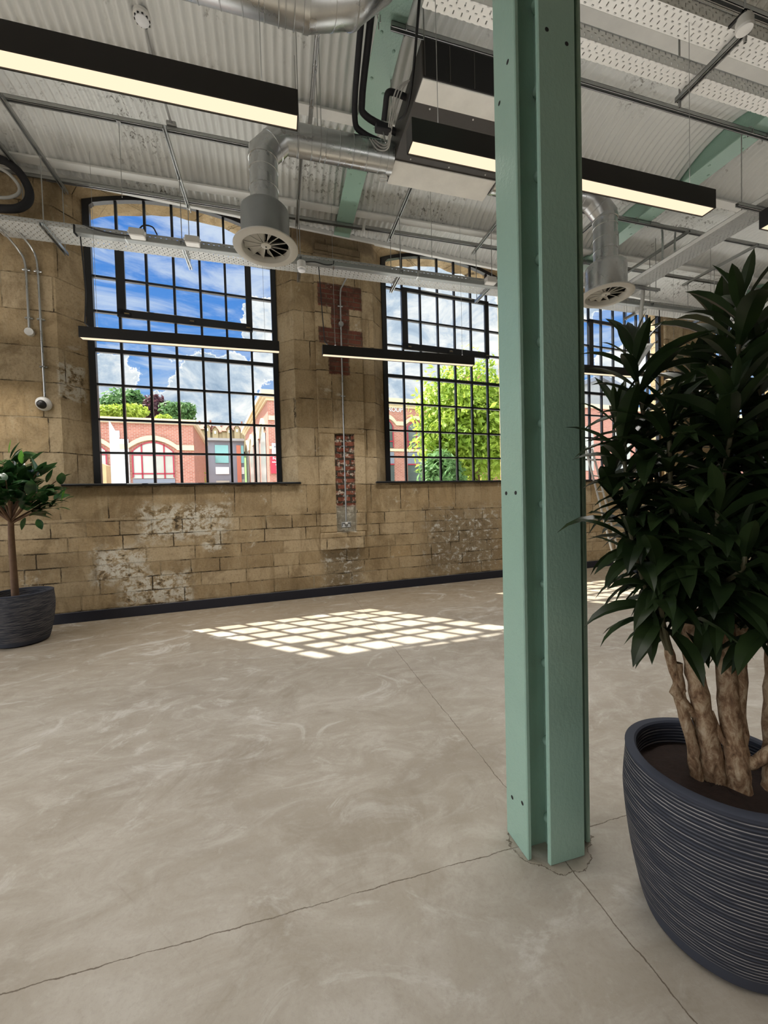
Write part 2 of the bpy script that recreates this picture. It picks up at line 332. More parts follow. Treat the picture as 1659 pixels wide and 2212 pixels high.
# ------------------------------------------------------------------ mesh helper
class MB:
    def __init__(s): s.v = []; s.f = []; s.k = []
    def add(s, vs, fs, k=0):
        o = len(s.v); s.v += [tuple(map(float, p)) for p in vs]
        s.f += [tuple(o + i for i in f) for f in fs]; s.k += [k] * len(fs); return s
    def box(s, a, b, k=0):
        x0, y0, z0 = a; x1, y1, z1 = b
        x0, x1 = min(x0, x1), max(x0, x1); y0, y1 = min(y0, y1), max(y0, y1); z0, z1 = min(z0, z1), max(z0, z1)
        return s.add([(x0, y0, z0), (x1, y0, z0), (x1, y1, z0), (x0, y1, z0), (x0, y0, z1), (x1, y0, z1), (x1, y1, z1), (x0, y1, z1)],
                     [(3, 2, 1, 0), (4, 5, 6, 7), (0, 1, 5, 4), (1, 2, 6, 5), (2, 3, 7, 6), (3, 0, 4, 7)], k)
    def cbox(s, a, b, c=.004, k=0):          # box with chamfered edges
        x0, y0, z0 = a; x1, y1, z1 = b; vs = []; idx = {}
        for i, x in enumerate((x0, x1)):
            for j, y in enumerate((y0, y1)):
                for l, z in enumerate((z0, z1)):
                    sx, sy, sz = (1 - 2 * i) * c, (1 - 2 * j) * c, (1 - 2 * l) * c
                    for ax, p in enumerate(((x, y + sy, z + sz), (x + sx, y, z + sz), (x + sx, y + sy, z))):
                        idx[(i, j, l, ax)] = len(vs); vs.append(p)
        I = lambda i, j, l, ax: idx[(i, j, l, ax)]; fs = []
        for i in (0, 1):
            q = [I(i, 0, 0, 0), I(i, 1, 0, 0), I(i, 1, 1, 0), I(i, 0, 1, 0)]; fs.append(q if i else q[::-1])
            q = [I(0, i, 0, 1), I(1, i, 0, 1), I(1, i, 1, 1), I(0, i, 1, 1)]; fs.append(q[::-1] if i else q)
            q = [I(0, 0, i, 2), I(1, 0, i, 2), I(1, 1, i, 2), I(0, 1, i, 2)]; fs.append(q if i else q[::-1])
        for i in (0, 1):
            for j in (0, 1):
                q = [I(i, j, 0, 0), I(i, j, 0, 1), I(i, j, 1, 1), I(i, j, 1, 0)]; fs.append(q if (i + j) % 2 else q[::-1])
                q = [I(i, 0, j, 0), I(i, 1, j, 0), I(i, 1, j, 2), I(i, 0, j, 2)]; fs.append(q if (i + j) % 2 else q[::-1])
                q = [I(0, i, j, 1), I(1, i, j, 1), I(1, i, j, 2), I(0, i, j, 2)]; fs.append(q[::-1] if (i + j) % 2 else q)
                for l in (0, 1):
                    q = [I(i, j, l, 0), I(i, j, l, 1), I(i, j, l, 2)]; fs.append(q[::-1] if (i + j + l) % 2 else q)
        return s.add(vs, fs, k)
    def frame_at(s, d):
        d = Vector(d).normalized(); a = Vector((0, 0, 1)) if abs(d.z) < .95 else Vector((1, 0, 0))
        u = d.cross(a).normalized(); return d, u, d.cross(u).normalized()
    def tube(s, pts, r, seg=10, k=0, cap=True):
        pts = [Vector(p) for p in pts]; n = len(pts)
        rr = list(r) if hasattr(r, '__len__') else [r] * n
        dirs = [((pts[min(i + 1, n - 1)] - pts[i]).normalized() + (pts[i] - pts[max(i - 1, 0)]).normalized()) for i in range(n)]
        dirs = [d.normalized() if d.length > 1e-6 else Vector((0, 0, 1)) for d in dirs]
        _, u, _ = s.frame_at(dirs[0]); vs = []
        for i in range(n):
            d = dirs[i]; u = (u - d * u.dot(d)).normalized(); w = d.cross(u)
            m = 1.0
            if 0 < i < n - 1:
                cs = (pts[i + 1] - pts[i]).normalized().dot((pts[i] - pts[i - 1]).normalized()); m = 1 / max(.5, math.sqrt((1 + cs) / 2))
            bend = (pts[min(i + 1, n - 1)] - pts[i]).normalized() - (pts[i] - pts[max(i - 1, 0)]).normalized()
            bd = bend.normalized() if bend.length > 1e-4 else None
            for j in range(seg):
                a = 2 * PI * j / seg; o = (u * math.cos(a) + w * math.sin(a)) * rr[i]
                if bd is not None: o = o + bd * o.dot(bd) * (m - 1)
                vs.append(pts[i] + o)
        fs = [(i * seg + j, i * seg + (j + 1) % seg, (i + 1) * seg + (j + 1) % seg, (i + 1) * seg + j) for i in range(n - 1) for j in range(seg)]
        if cap: fs += [tuple(range(seg))[::-1], tuple(range((n - 1) * seg, n * seg))]
        return s.add(vs, fs, k)
    def lathe(s, prof, c=(0, 0, 0), seg=40, k=0, capb=False, capt=False):
        vs = [(c[0] + r * math.cos(2 * PI * j / seg), c[1] + r * math.sin(2 * PI * j / seg), c[2] + z) for r, z in prof for j in range(seg)]
        n = len(prof)
        fs = [(i * seg + j, i * seg + (j + 1) % seg, (i + 1) * seg + (j + 1) % seg, (i + 1) * seg + j) for i in range(n - 1) for j in range(seg)]
        if capb: fs.append(tuple(range(seg))[::-1])
        if capt: fs.append(tuple(range((n - 1) * seg, n * seg)))
        return s.add(vs, fs, k)
    def sphere(s, c, r, k=0, seg=10, rings=6, sc=(1, 1, 1)):
        prof = []
        vs = [(c[0], c[1], c[2] - r * sc[2])]
        for i in range(1, rings):
            a = -PI / 2 + PI * i / rings
            for j in range(seg):
                b = 2 * PI * j / seg; vs.append((c[0] + r * sc[0] * math.cos(a) * math.cos(b), c[1] + r * sc[1] * math.cos(a) * math.sin(b), c[2] + r * sc[2] * math.sin(a)))
        vs.append((c[0], c[1], c[2] + r * sc[2])); fs = []
        for j in range(seg): fs.append((0, 1 + (j + 1) % seg, 1 + j))
        for i in range(rings - 2):
            for j in range(seg):
                fs.append((1 + i * seg + j, 1 + i * seg + (j + 1) % seg, 1 + (i + 1) * seg + (j + 1) % seg, 1 + (i + 1) * seg + j))
        t = len(vs) - 1; o = 1 + (rings - 2) * seg
        for j in range(seg): fs.append((o + j, o + (j + 1) % seg, t))
        return s.add(vs, fs, k)
    def prism(s, poly, y0, y1, k=0):          # polygon in x,z extruded along y
        n = len(poly); vs = [(x, y0, z) for x, z in poly] + [(x, y1, z) for x, z in poly]
        fs = [tuple(range(n)), tuple(range(n, 2 * n))[::-1]] + [(i, (i + 1) % n + 0, (i + 1) % n + n, i + n)[::-1] for i in range(n)]
        return s.add(vs, fs, k)
    def build(s, name, mats, parent=None, smooth=False, wall=False):
        me = bpy.data.meshes.new(name); me.from_pydata(s.v, [], s.f)
        for m in (mats if isinstance(mats, (list, tuple)) else [mats]): me.materials.append(m)
        if any(s.k): me.polygons.foreach_set('material_index', s.k)
        if smooth: me.polygons.foreach_set('use_smooth', [True] * len(s.f))
        me.update(); o = bpy.data.objects.new(name, me); COL.objects.link(o)
        if smooth:
            try: me.set_sharp_from_angle(angle=math.radians(38))
            except Exception: pass
        if parent is not None: o.parent = parent
        elif wall: o.rotation_euler.z = TH
        return o

def tag(o, label=None, cat=None, group=None, kind=None):
    if label: o['label'] = label
    if cat: o['category'] = cat
    if group: o['group'] = group
    if kind: o['kind'] = kind
    return o
def empty(name, loc=(0, 0, 0), rz=0., label=None, cat=None, group=None, kind=None):
    o = bpy.data.objects.new(name, None); COL.objects.link(o); o.location = loc; o.rotation_euler.z = rz; o.empty_display_size = .1
    return tag(o, label, cat, group, kind)
def copy_tree(o, parent=None):
    c = o.copy(); COL.objects.link(c); c.parent = parent
    for ch in [x for x in bpy.data.objects if x.parent == o]: copy_tree(ch, c)
    return c
def smooth_path(pts, n=6):                     # Catmull-Rom through the points
    P = [Vector(p) for p in pts]; P = [P[0] * 2 - P[1]] + P + [P[-1] * 2 - P[-2]]; out = []
    for i in range(1, len(P) - 2):
        for t in np.linspace(0, 1, n, endpoint=False):
            t = float(t); out.append(.5 * ((2 * P[i]) + (-P[i - 1] + P[i + 1]) * t + (2 * P[i - 1] - 5 * P[i] + 4 * P[i + 1] - P[i + 2]) * t * t + (-P[i - 1] + 3 * P[i] - 3 * P[i + 1] + P[i + 2]) * t ** 3))
    out.append(P[-2]); return out

# ================================================================== THE ROOM
XL, XR, YB, ZT = -7.0, 17.0, -12.0, 6.4
tag(MB().box((XL, YB, -.15), (XR, 1.75, 0)).build('floor', M['floor']), 'mottled pale concrete floor with two thin crossing joints', kind='structure')

# window wall with arched, splayed openings (wall coordinates)
WX = [-1.93 + 4.32 * k for k in range(4)]      # left outer edge of each frame
FW = 2.535; YF = .271; YO = .52; SILL = 1.80
def outline(x0, x1, zb, zs, zc, n=16, jag=0., seed=0):
    r = random.Random(seed); P = [(x0, zb), (x0, zs)]
    for i in range(1, n):
        t = i / n; P.append((x0 + (x1 - x0) * t, zs + (zc - zs) * (1 - (2 * t - 1) ** 2) + r.uniform(-jag, jag)))
    return P + [(x1, zs), (x1, zb)]
w = MB()
zt = ZT; edges = [XL]
for k, x0 in enumerate(WX):
    xi0, xi1 = x0 - .255, x0 + FW + .225
    I = outline(xi0, xi1, SILL, 5.72, 6.12)
    F = outline(x0, x0 + FW, SILL, 5.72, 5.97)
    O = outline(x0 - .03, x0 + FW + .05, SILL, 5.60, 5.90, 16, .03, k)
    n = len(I)
    for A, ya, B, yb in ((I, 0, F, YF), (F, YF, O, YO)):
        for i in range(n - 1):
            w.add([(A[i][0], ya, A[i][1]), (A[i + 1][0], ya, A[i + 1][1]), (B[i + 1][0], yb, B[i + 1][1]), (B[i][0], yb, B[i][1])], [(0, 3, 2, 1)])
    for i in range(1, n - 2):
        a, c = I[i], I[i + 1]; w.add([(a[0], 0, a[1]), (c[0], 0, c[1]), (c[0], 0, zt), (a[0], 0, zt)], [(0, 1, 2, 3)])
        a, c = O[i], O[i + 1]; w.add([(a[0], YO, a[1]), (c[0], YO, c[1]), (c[0], YO, zt), (a[0], YO, zt)], [(3, 2, 1, 0)])
    w.add([(xi0, 0, SILL), (xi1, 0, SILL), (xi1, YO, SILL), (xi0, YO, SILL)], [(0, 1, 2, 3)])
    edges += [xi0, xi1]
edges.append(XR)
for i in range(0, len(edges), 2):
    for y, fl in ((0, False), (YO, True)):
        q = [(edges[i], y, SILL), (edges[i + 1], y, SILL), (edges[i + 1], y, zt), (edges[i], y, zt)]
        w.add(q, [(3, 2, 1, 0) if fl else (0, 1, 2, 3)])
for y, fl in ((0, False), (YO, True)):
    w.add([(XL, y, -.1), (XR, y, -.1), (XR, y, SILL), (XL, y, SILL)], [(3, 2, 1, 0) if fl else (0, 1, 2, 3)])
for x0 in WX[1:]:                              # outer face strips beside the narrower outer arches
    pass
# raised pilaster with a chased-out strip on the first pier
w.cbox((1.165, -.045, 2.60), (1.93, .01, 5.46), .012).cbox((1.165, -.045, 1.02), (1.425, .01, 2.60), .012).cbox((1.735, -.045, 1.02), (1.93, .01, 2.60), .012)
w.cbox((1.15, -.05, .73), (1.90, .01, 1.02), .02).cbox((1.2, -.03, 5.46), (1.93, .01, 5.58), .01)
w.cbox((1.60, -.03, 3.30), (1.86, -.01, 3.62), .01)
w.cbox((9.0, -.045, .7), (9.9, .01, 5.5), .015)
tag(w.build('wall_window', M['wall'], wall=True), 'weathered tan ashlar stone wall with four tall arched windows and a brick-patched pier', kind='structure')

tag(MB().cbox((XL, -.022, 0), (XR, .0, .138), .004).build('baseboard_window', M['navy'], wall=True), 'dark navy skirting board along the stone wall', kind='structure')
tag(MB().cbox((XL, -.03, 5.745), (XR, .03, 5.81), .006).cbox((XL, -.012, 5.81), (XR, .02, 5.92), .004).build('trim_1', M['white'], wall=True), 'white painted angle where the corrugated ceiling meets the stone wall', kind='structure')
tag(MB().box((XL - .2, YB - .2, 0), (XR, YB, ZT)).build('wall_rear', M['plaster']), 'plain plastered wall behind the camera', kind='structure')
tag(MB().box((XR, YB, 0), (XR + .2, 2., ZT)).build('wall_right', M['plaster']), 'plain far end wall of the long room', kind='structure')
lw = MB()
for y0 in (-12.2, -8.6, -5.6, -2.6, -.72): lw.box((XL - .3, y0, 0), (XL, y0 + .5, ZT))
lw.box((XL - .3, YB, 0), (XL, 0, .5)).box((XL - .3, YB, 5.4), (XL, 0, ZT))
tag(lw.build('wall_left', M['plaster']), 'end wall with large openings beyond the left edge', kind='structure')

# ceiling: corrugated iron vaults between white joists
JY = [-.36, -1.775, -3.22, -4.64, -6.06]
JZ = 5.80
ceil = empty('ceiling', kind='structure', label='white corrugated iron vaults carried on white joists')
def sheet(ya, yb, za, zb, rise, x0, x1, nseg=12, pitch=.09, amp=.019, name='corrugated_vault'):
    per = 8; nx = int((x1 - x0) / pitch * per); xs = np.linspace(x0, x1, nx + 1)
    t = np.linspace(0, 1, nseg + 1)
    Xg, T = np.meshgrid(xs, t, indexing='ij')
    YA = ya(Xg) if callable(ya) else np.full_like(Xg, ya); YBb = yb(Xg) if callable(yb) else np.full_like(Xg, yb)
    R = rise(Xg) if callable(rise) else rise
    Yg = YA + (YBb - YA) * T; Zg = za + (zb - za) * T + R * (1 - (2 * T - 1) ** 2) + amp * np.sin(2 * PI * Xg / pitch)
    V = np.stack([Xg, Yg, Zg], -1).reshape(-1, 3); m = nseg + 1
    i = np.arange(nx)[:, None] * m + np.arange(nseg)[None, :]
    Fq = np.stack([i, i + 1, i + m + 1, i + m], -1).reshape(-1, 4)
    me = bpy.data.meshes.new(name); me.from_pydata(V.tolist(), [], Fq.tolist()); me.materials.append(M['ceil'])
    me.polygons.foreach_set('use_smooth', [True] * len(Fq)); me.update()
    o = bpy.data.objects.new(name, me); COL.objects.link(o); o.parent = ceil; return o
wally = lambda X: X * math.tan(TH)
sheet(wally, JY[0], 5.80, JZ + .02, lambda X: .03 + .16 * (wally(X) - JY[0]) / 1.4, -4.2, 13.5, 8)
for a, c in zip(JY[:-1], JY[1:]): sheet(a, c, JZ + .03, JZ + .03, .27, -5.0 if a > -3 else -2.5, 13.5 if a > -3 else 10.)
for y in JY:
    MB().cbox((XL, y - .065, JZ), (XR, y + .065, JZ + .025), .004).box((XL, y - .008, JZ + .025), (XR, y + .008, JZ + .2)).build('joist', M['white'], ceil)
rs = MB(); q = [(XL, YB), (XR, YB), (XR, wally(XR) + .45), (XL, wally(XL) + .45)]
rs.add([(x, y, 6.25) for x, y in q] + [(x, y, 6.4) for x, y in q], [(3, 2, 1, 0), (4, 5, 6, 7), (0, 1, 5, 4), (1, 2, 6, 5), (2, 3, 7, 6), (3, 0, 4, 7)]); rs.build('roof_slab', M['plaster'], ceil)
MB().box((XL, YB, 5.95), (XR, -6.1, 6.0)).build('rear_ceiling', M['plaster'], ceil)

# ------------------------------------------------------------------ windows
ROWS = [1.86, 2.28, 2.745, 3.23, 3.705, 4.24, 4.715, 5.235]
def zarch(x, x0, z0=5.72, zc=5.97): 
    t = (x - x0) / FW; return z0 + (zc - z0) * (1 - (2 * t - 1) ** 2)
for k, x0 in enumerate(WX):
    win = empty('window_%d' % (k + 1), (0, 0, 0), TH, kind='structure', label=['tall arched steel window behind the leftmost pendant lamp', 'tall arched window looking onto the lime green tree', 'tall arched window behind the potted strap-leaf plant', 'far arched window at the right edge behind leaves'][k])
    mx = [x0 + .04 + .3505 * i for i in range(8)]
    f = MB()
    P = outline(x0, x0 + FW, SILL, 5.72, 5.97, 20)
    Pi = [(min(max(x, x0 + .082), x0 + FW - .075), z - .06 if i not in (0, len(P) - 1) else z) for i, (x, z) in enumerate(P)]
    for i in range(len(P) - 1):
        a, b2, c2, d2 = P[i], P[i + 1], Pi[i + 1], Pi[i]
        vs = [(q[0], YF - .03, q[1]) for q in (a, b2, c2, d2)] + [(q[0], YF + .045, q[1]) for q in (a, b2, c2, d2)]
        f.add(vs, [(3, 2, 1, 0), (4, 5, 6, 7), (2, 3, 7, 6), (0, 1, 5, 4)])
    f.box((x0, YF - .03, SILL), (x0 + FW, YF + .045, SILL + .05))
    f.build('frame', M['frame'], win)
    g = MB()
    for i in range(1, 7): g.box((mx[i] - .0165, YF - .015, SILL), (mx[i] + .0165, YF + .03, zarch(mx[i], x0) - .02))
    for j, z in enumerate(ROWS[1:], 1):
        hh = .028 if j == 4 else .0155
        g.box((x0 + .03, YF - .018, z - hh), (x0 + FW - .03, YF + .031, z + hh))
    g.build('glazing_bars', M['frame'], win)
    MB().prism([(x, z) for x, z in outline(x0 + .02, x0 + FW - .02, SILL, 5.70, 5.95, 20)], YF + .006, YF + .012).build('pane', M['glass'], win)
    v = MB(); a, b2 = mx[1], mx[6]; z0, z1 = ROWS[5] - .03, ROWS[7] + .03
    for q in ((a - .025, z0, a + .085, z1), (b2 - .065, z0, b2 + .025, z1), (a - .025, z0 - .03, b2 + .025, z0 + .085), (a - .025, z1 - .07, b2 + .025, z1)):
        v.cbox((q[0], YF - .05, q[1]), (q[2], YF - .005, q[3]), .005)
    vo = v.build('vent_frame', M['frame'], win)
    for i, x in enumerate((a + .10, (a + b2) / 2 + .05, b2 - .04)):
        MB().cbox((x - .045, YF - .075, z0 + .0), (x + .045, YF - .05, z0 + .035), .006).box((x - .028, YF - .082, z0 + .01), (x + .028, YF - .075, z0 + .022), 1).build('latch', [M['frame'], M['brass']], win)
    if k == 1: MB().tube([(a + .35, YF - .07, z1 - .02), (a + .9, YF - .075, z1 - .03), (b2 - .35, YF - .07, z1 - .02)], .008, 8).build('stay_rod', M['rod'], win)
    MB().cbox((x0 - .285, -.055, SILL), (x0 + FW + .265, YF + .02, SILL + .034), .012).build('sill', M['sill'], win)

# ------------------------------------------------------------------ green steel
def steel_beam(x, label):
    o = empty('roof_beam', (x, 0, 5.75), 0, label, 'beam', 'green roof beams')
    yw = wally(x) + .03
    MB().cbox((-.128, -6.1, 0), (.128, yw, .022), .004).build('bottom_flange', M['green'], o)
    MB().box((-.011, -6.1, .022), (.011, yw, .42)).build('web', M['green'], o)
    r = MB()
    for i in range(15):
        y = -.25 - i * .40
        for s in (-1, 1): r.sphere((s * .075, y + s * .06, 0.002), .017, 0, 10, 6, (1, 1, .7))
    r.build('rivets', M['green'], o, True)
    return o
steel_beam(1.632, 'green riveted roof beam over the brick-patched pier, nearest the column')
steel_beam(6.14, 'green roof beam behind the second round air diffuser')
steel_beam(10.65, 'distant green roof beam far down the room')

cx, cy = 1.616, -4.79
col = empty('steel_column', (cx, cy, 0), 0, 'sage green riveted steel column standing in the concrete floor', 'column')
def plate(a, b, nm): return MB().cbox(a, b, .004).build(nm, M['green'], col)
H_ = 5.75
plate((-.156, -.078, 0), (-.136, .078, H_), 'side_plate'); plate((.136, -.078, 0), (.156, .078, H_), 'side_plate')
plate((-.085, -.125, 0), (.085, -.105, H_), 'front_plate'); plate((-.085, .105, 0), (.085, .125, H_), 'rear_plate')
MB().box((-.138, -.02, 0), (.138, .02, H_)).box((-.028, -.107, 0), (.028, .107, H_)).build('cross_web', M['green'], col)
r = MB()
for i in range(17):
    z = .13 + i * .335
    for sx in (-1, 1):
        r.sphere((sx * .028, -.052, z), .027, 0, 12, 8, (1, 1, .85)); r.sphere((sx * .028, .052, z), .027, 0, 12, 8, (1, 1, .85))
r.build('rivets', M['green'], col, True)
r = MB()
for y, z in ((-.045, .22), (.03, .19), (-.035, 1.52), (.035, 1.52), (-.03, 3.25), (.035, 3.15)):
    r.tube([(-.1567, y, z), (-.1562, y, z)], .0085, 12)
for x, z in ((-.045, 3.30), (.045, 3.27)): r.tube([(x, -.1257, z), (x, -.1252, z)], .0085, 12)
r.build('bolt_holes', M['inside'], col)

# ------------------------------------------------------------------ strut rails under the beams
def channel(mb, p, q, wd=.041, ht=.041, k=0, openz=-1):
    """slotted C channel from p to q (axis aligned in x or y)"""
    (x0, y0, z0), (x1, y1, _) = p, q; t = .004
    if abs(x1 - x0) > abs(y1 - y0):
        for a, c in ((-wd / 2, -wd / 2 + t), (wd / 2 - t, wd / 2)): mb.box((x0, y0 + a, z0), (x1, y0 + c, z0 + ht), k)
        mb.box((x0, y0 - wd / 2, z0 + ht - t), (x1, y0 + wd / 2, z0 + ht), k)
        for a, c in ((-wd / 2, -wd / 2 + .010), (wd / 2 - .010, wd / 2)): mb.box((x0, y0 + a, z0), (x1, y0 + c, z0 + t), k)
    else:
        for a, c in ((-wd / 2, -wd / 2 + t), (wd / 2 - t, wd / 2)): mb.box((x0 + a, y0, z0), (x0 + c, y1, z0 + ht), k)
        mb.box((x0 - wd / 2, y0, z0 + ht - t), (x0 + wd / 2, y1, z0 + ht), k)
        for a, c in ((-wd / 2, -wd / 2 + .010), (wd / 2 - .010, wd / 2)): mb.box((x0 + a, y0, z0), (x0 + c, y1, z0 + t), k)
    return mb
def rail(y, z, x0, x1, label, beams=(1.632, 6.14)):
    o = empty('strut_rail', ((x0 + x1) / 2, y, z), 0, label, 'strut', 'long strut rails under the beams'); dx = (x0 + x1) / 2
    channel(MB(), (x0 - dx, 0, 0), (x1 - dx, 0, 0), .045, .045).build('channel', M['strut'], o)
    for bx in beams:
        if x0 < bx < x1:
            for s in (-1, 1): MB().tube([(bx - dx + s * .12, -.028, -.01), (bx - dx + s * .12, -.028, 5.765 - z), (bx - dx + s * .14, .0, 5.78 - z), (bx - dx + s * .12, .028, 5.765 - z), (bx - dx + s * .12, .028, -.01)], .005, 6).build('beam_clamp', M['rod'], o)
    return o
rail(-1.28, 5.70, -4., 13., 'long grey strut rail passing over the round ducts, carrying the tray hangers')
rail(-.20, 5.70, -4., 1.9, 'short grey strut rail close to the wall above the leftmost window', (1.632,))
rail(-.215, 5.70, 1.95, 13., 'grey strut rail close to the wall above the tree window')
rail(-2.80, 5.70, 1.62, 13., 'grey strut rail right of the column under the perforated trays')
rail(-3.65, 5.70, 2.4, 13., 'grey strut rail at the top right corner behind the white sounder')

o = empty('strut_rail', (.985, -2.4, 5.655), 0, 'perforated strut running away from the fat duct past the end of the large left lamp', 'strut')
channel(MB(), (0, -1.3, 0), (0, 1.0, 0)).build('channel', M['galv'], o)
# ------------------------------------------------------------------ tray hangers
def make_hanger():
    o = empty('tray_hanger', (0, 0, 0), 0, 'x', 'hanger', 'hangers for the wall cable tray')
    channel(MB(), (0, -1.36, 5.655), (0, -.06, 5.655)).build('strut', M['strut'], o)
    for y in (-.66, -.17): MB().tube([(0, y, 4.80), (0, y, 5.70)], .0055, 7).tube([(0, y, 5.635), (0, y, 5.655)], .014, 6).build('rod', M['rod'], o)
    channel(MB(), (0, -.72, 4.815), (0, -.13, 4.815)).build('bracket', M['galv'], o)
    return o
hx = [-2.05, -.565, .915, 2.36, 3.855, 5.30, 6.98, 8.5]
hl = ['tray hanger with slanting strut above the two wall conduits', 'tray hanger in front of the middle of the leftmost window', 'tray hanger just right of the first round air diffuser', 'tray hanger at the left side of the tree window', 'tray hanger at the right side of the tree window near the column', 'tray hanger hidden mostly behind the column', 'tray hanger beside the upright steel conduits', 'far tray hanger above the potted plant']
h0 = make_hanger()
for i, x in enumerate(hx):
    o = h0 if i == 0 else copy_tree(h0)
    o.location = (x, 0, 0); o['label'] = hl[i]

# ------------------------------------------------------------------ perforated cable trays
def tray_x(x0, x1, y0, y1, z, fl, label, group=None, name='cable_tray', two=True, mt='tray'):
    o = empty(name, (0, 0, 0), 0, label, 'cable tray', group)
    MB().box((x0, y0, z), (x1, y1, z + .003)).build('tray_bed', M[mt], o)
    MB().box((x0, y0, z + .003), (x1, y0 + .003, z + fl)).build('side_flange', M[mt], o)
    if two: MB().box((x0, y1 - .003, z + .003), (x1, y1, z + fl)).build('side_flange', M[mt], o)
    MB().box((x0, y0 - .004, z + fl - .006), (x1, y0 + .010, z + fl)).box((x0, y1 - .010, z + fl - .006), (x1, y1 + .004, z + fl)).build('rolled_edge', M['galv'], o)
    return o
tray_x(-2.62, 13.5, -.655, -.315, 4.862, .055, 'long perforated cable tray hung across the tall windows', mt='traymid')
tray_x(1.55, 9.5, -3.815, -3.70, 4.80, .10, 'upper perforated cable tray nearer the windows, right of the column', 'pair of overhead trays')
tray_x(1.75, 9.5, -4.115, -3.975, 4.80, .10, 'upper perforated cable tray nearer the camera in the top right corner', 'pair of overhead trays')
o = empty('cable_tray', (0, 0, 0), 0, 'wide perforated cable tray running out from the wall towards the right edge', 'cable tray')
MB().box((-.165, -4.3, 0), (.165, -.66, .003)).build('tray_bed', M['traydark'], o)
for s in (-1, 1): MB().box((s * .165 - .0015, -4.3, .003), (s * .165 + .0015, -.66, .06)).build('side_flange', M['tray'], o)
MB().box((-.171, -4.3, .054), (-.155, -.66, .06)).box((.155, -4.3, .054), (.171, -.66, .06)).build('rolled_edge', M['galv'], o)
o.location = (6.335, 0, 4.93)
for y, lab in ((-1.0, 'cross strut under the wide tray next to the wall cables'), (-2.75, 'cross strut under the wide tray nearer the camera')):
    o = empty('tray_hanger', (6.335, y, 0), 0, lab, 'hanger', 'hangers of the wide tray')
    channel(MB(), (-.45, 0, 4.885), (.45, 0, 4.885)).build('bracket', M['strut'], o)
    for x in (-.38, .38): MB().tube([(x, 0, 4.85), (x, 0, 5.75)], .0055, 7).build('rod', M['rod'], o)
o = empty('tray_hanger', (3.835, 0, 0), 0, 'slotted cross strut under the pair of overhead trays', 'hanger')
b_ = channel(MB(), (0, -4.16, 4.755), (0, -3.64, 4.755))
for i in range(6): b_.box((-.0105, -4.11 + i * .085, 4.7535), (.0105, -4.07 + i * .085, 4.7552), 1)
b_.build('bracket', [M['strut'], M['inside']], o)
for y in (-3.665, -4.14): MB().tube([(0, y, 4.70), (0, y, 5.82)], .007, 8).tube([(0, y, 4.70), (0, y, 4.75)], .012, 6).build('rod', M['rod'], o)
# lighting trunking clipped along the wall tray
o = empty('lighting_trunking', (0, 0, 0), 0, 'plain grey trunking clipped under the wall cable tray', 'trunking')
MB().cbox((-1.72, -.70, 4.795), (13., -.62, 4.858), .006).build('body', M['satingrey'], o)
for x in (-1.2, .3, 1.36, 2.6, 4.9): MB().box((x, -.704, 4.792), (x + .02, -.616, 4.862)).build('clip', M['galv'], o)
MB().tube([(-1.73, -.69, 4.89), (-1.73, -.69, 4.80), (-1.70, -.69, 4.76)], .012, 8).build('end_bracket', M['dark'], o)
for i, (x, lab) in enumerate(((-1.045, 'grey junction box under the tray in front of the leftmost window'), (-.425, 'grey junction box left of the first air diffuser'), (3.78, 'grey junction box by the column in front of the tree window'))):
    o = tag(MB().cbox((-.085, -.05, -.045), (.085, .05, .05), .01).tube([(-.085, -.02, .01), (-.10, -.02, .01)], .014, 8).tube([(.085, -.02, .01), (.10, -.02, .01)], .014, 8).build('junction_box', M['plastic']), lab, 'junction box', 'junction boxes on the trunking')
    o.location = (x, -.745, 4.845)
for i, (P, lab) in enumerate(((((-1.62, -.70, 4.90), (-1.5, -.74, 4.84), (-1.3, -.76, 4.80), (-1.12, -.75, 4.81), (-1.05, -.74, 4.87), (-.98, -.74, 4.96), (-.88, -.73, 4.965), (-.83, -.73, 4.88)), 'black cable looping along the tray in front of the leftmost window'),
                     (((.96, -.69, 4.80), (1.1, -.73, 4.795), (1.25, -.73, 4.775), (1.35, -.72, 4.80), (1.37, -.70, 4.86)), 'black cable loop beside the white sensor on the pier'))):
    tag(MB().tube(smooth_path(P, 5), .0085, 8).build('black_cable', M['dark'], None, True), lab, 'cable')
for (x, y, z, lab) in ((.925, -.70, 4.79, 'white cylindrical sensor under the tray beside the first air diffuser'), (6.855, -.55, 4.86, 'white cylindrical sensor under the tray beyond the second air diffuser')):
    o = empty('presence_sensor', (x, y, z), 0, lab, 'sensor', 'sensors under the tray')
    MB().lathe([(.058, 0), (.058, -.09), (.05, -.10)], seg=24, capb=False).lathe([(0.001, 0), (.058, 0)], seg=24).build('body', M['plastic'], o, True)
    MB().lathe([(.05, -.10), (.046, -.125), (.03, -.135), (.001, -.137)], seg=24).build('lens_cap', M['signw'], o, True)

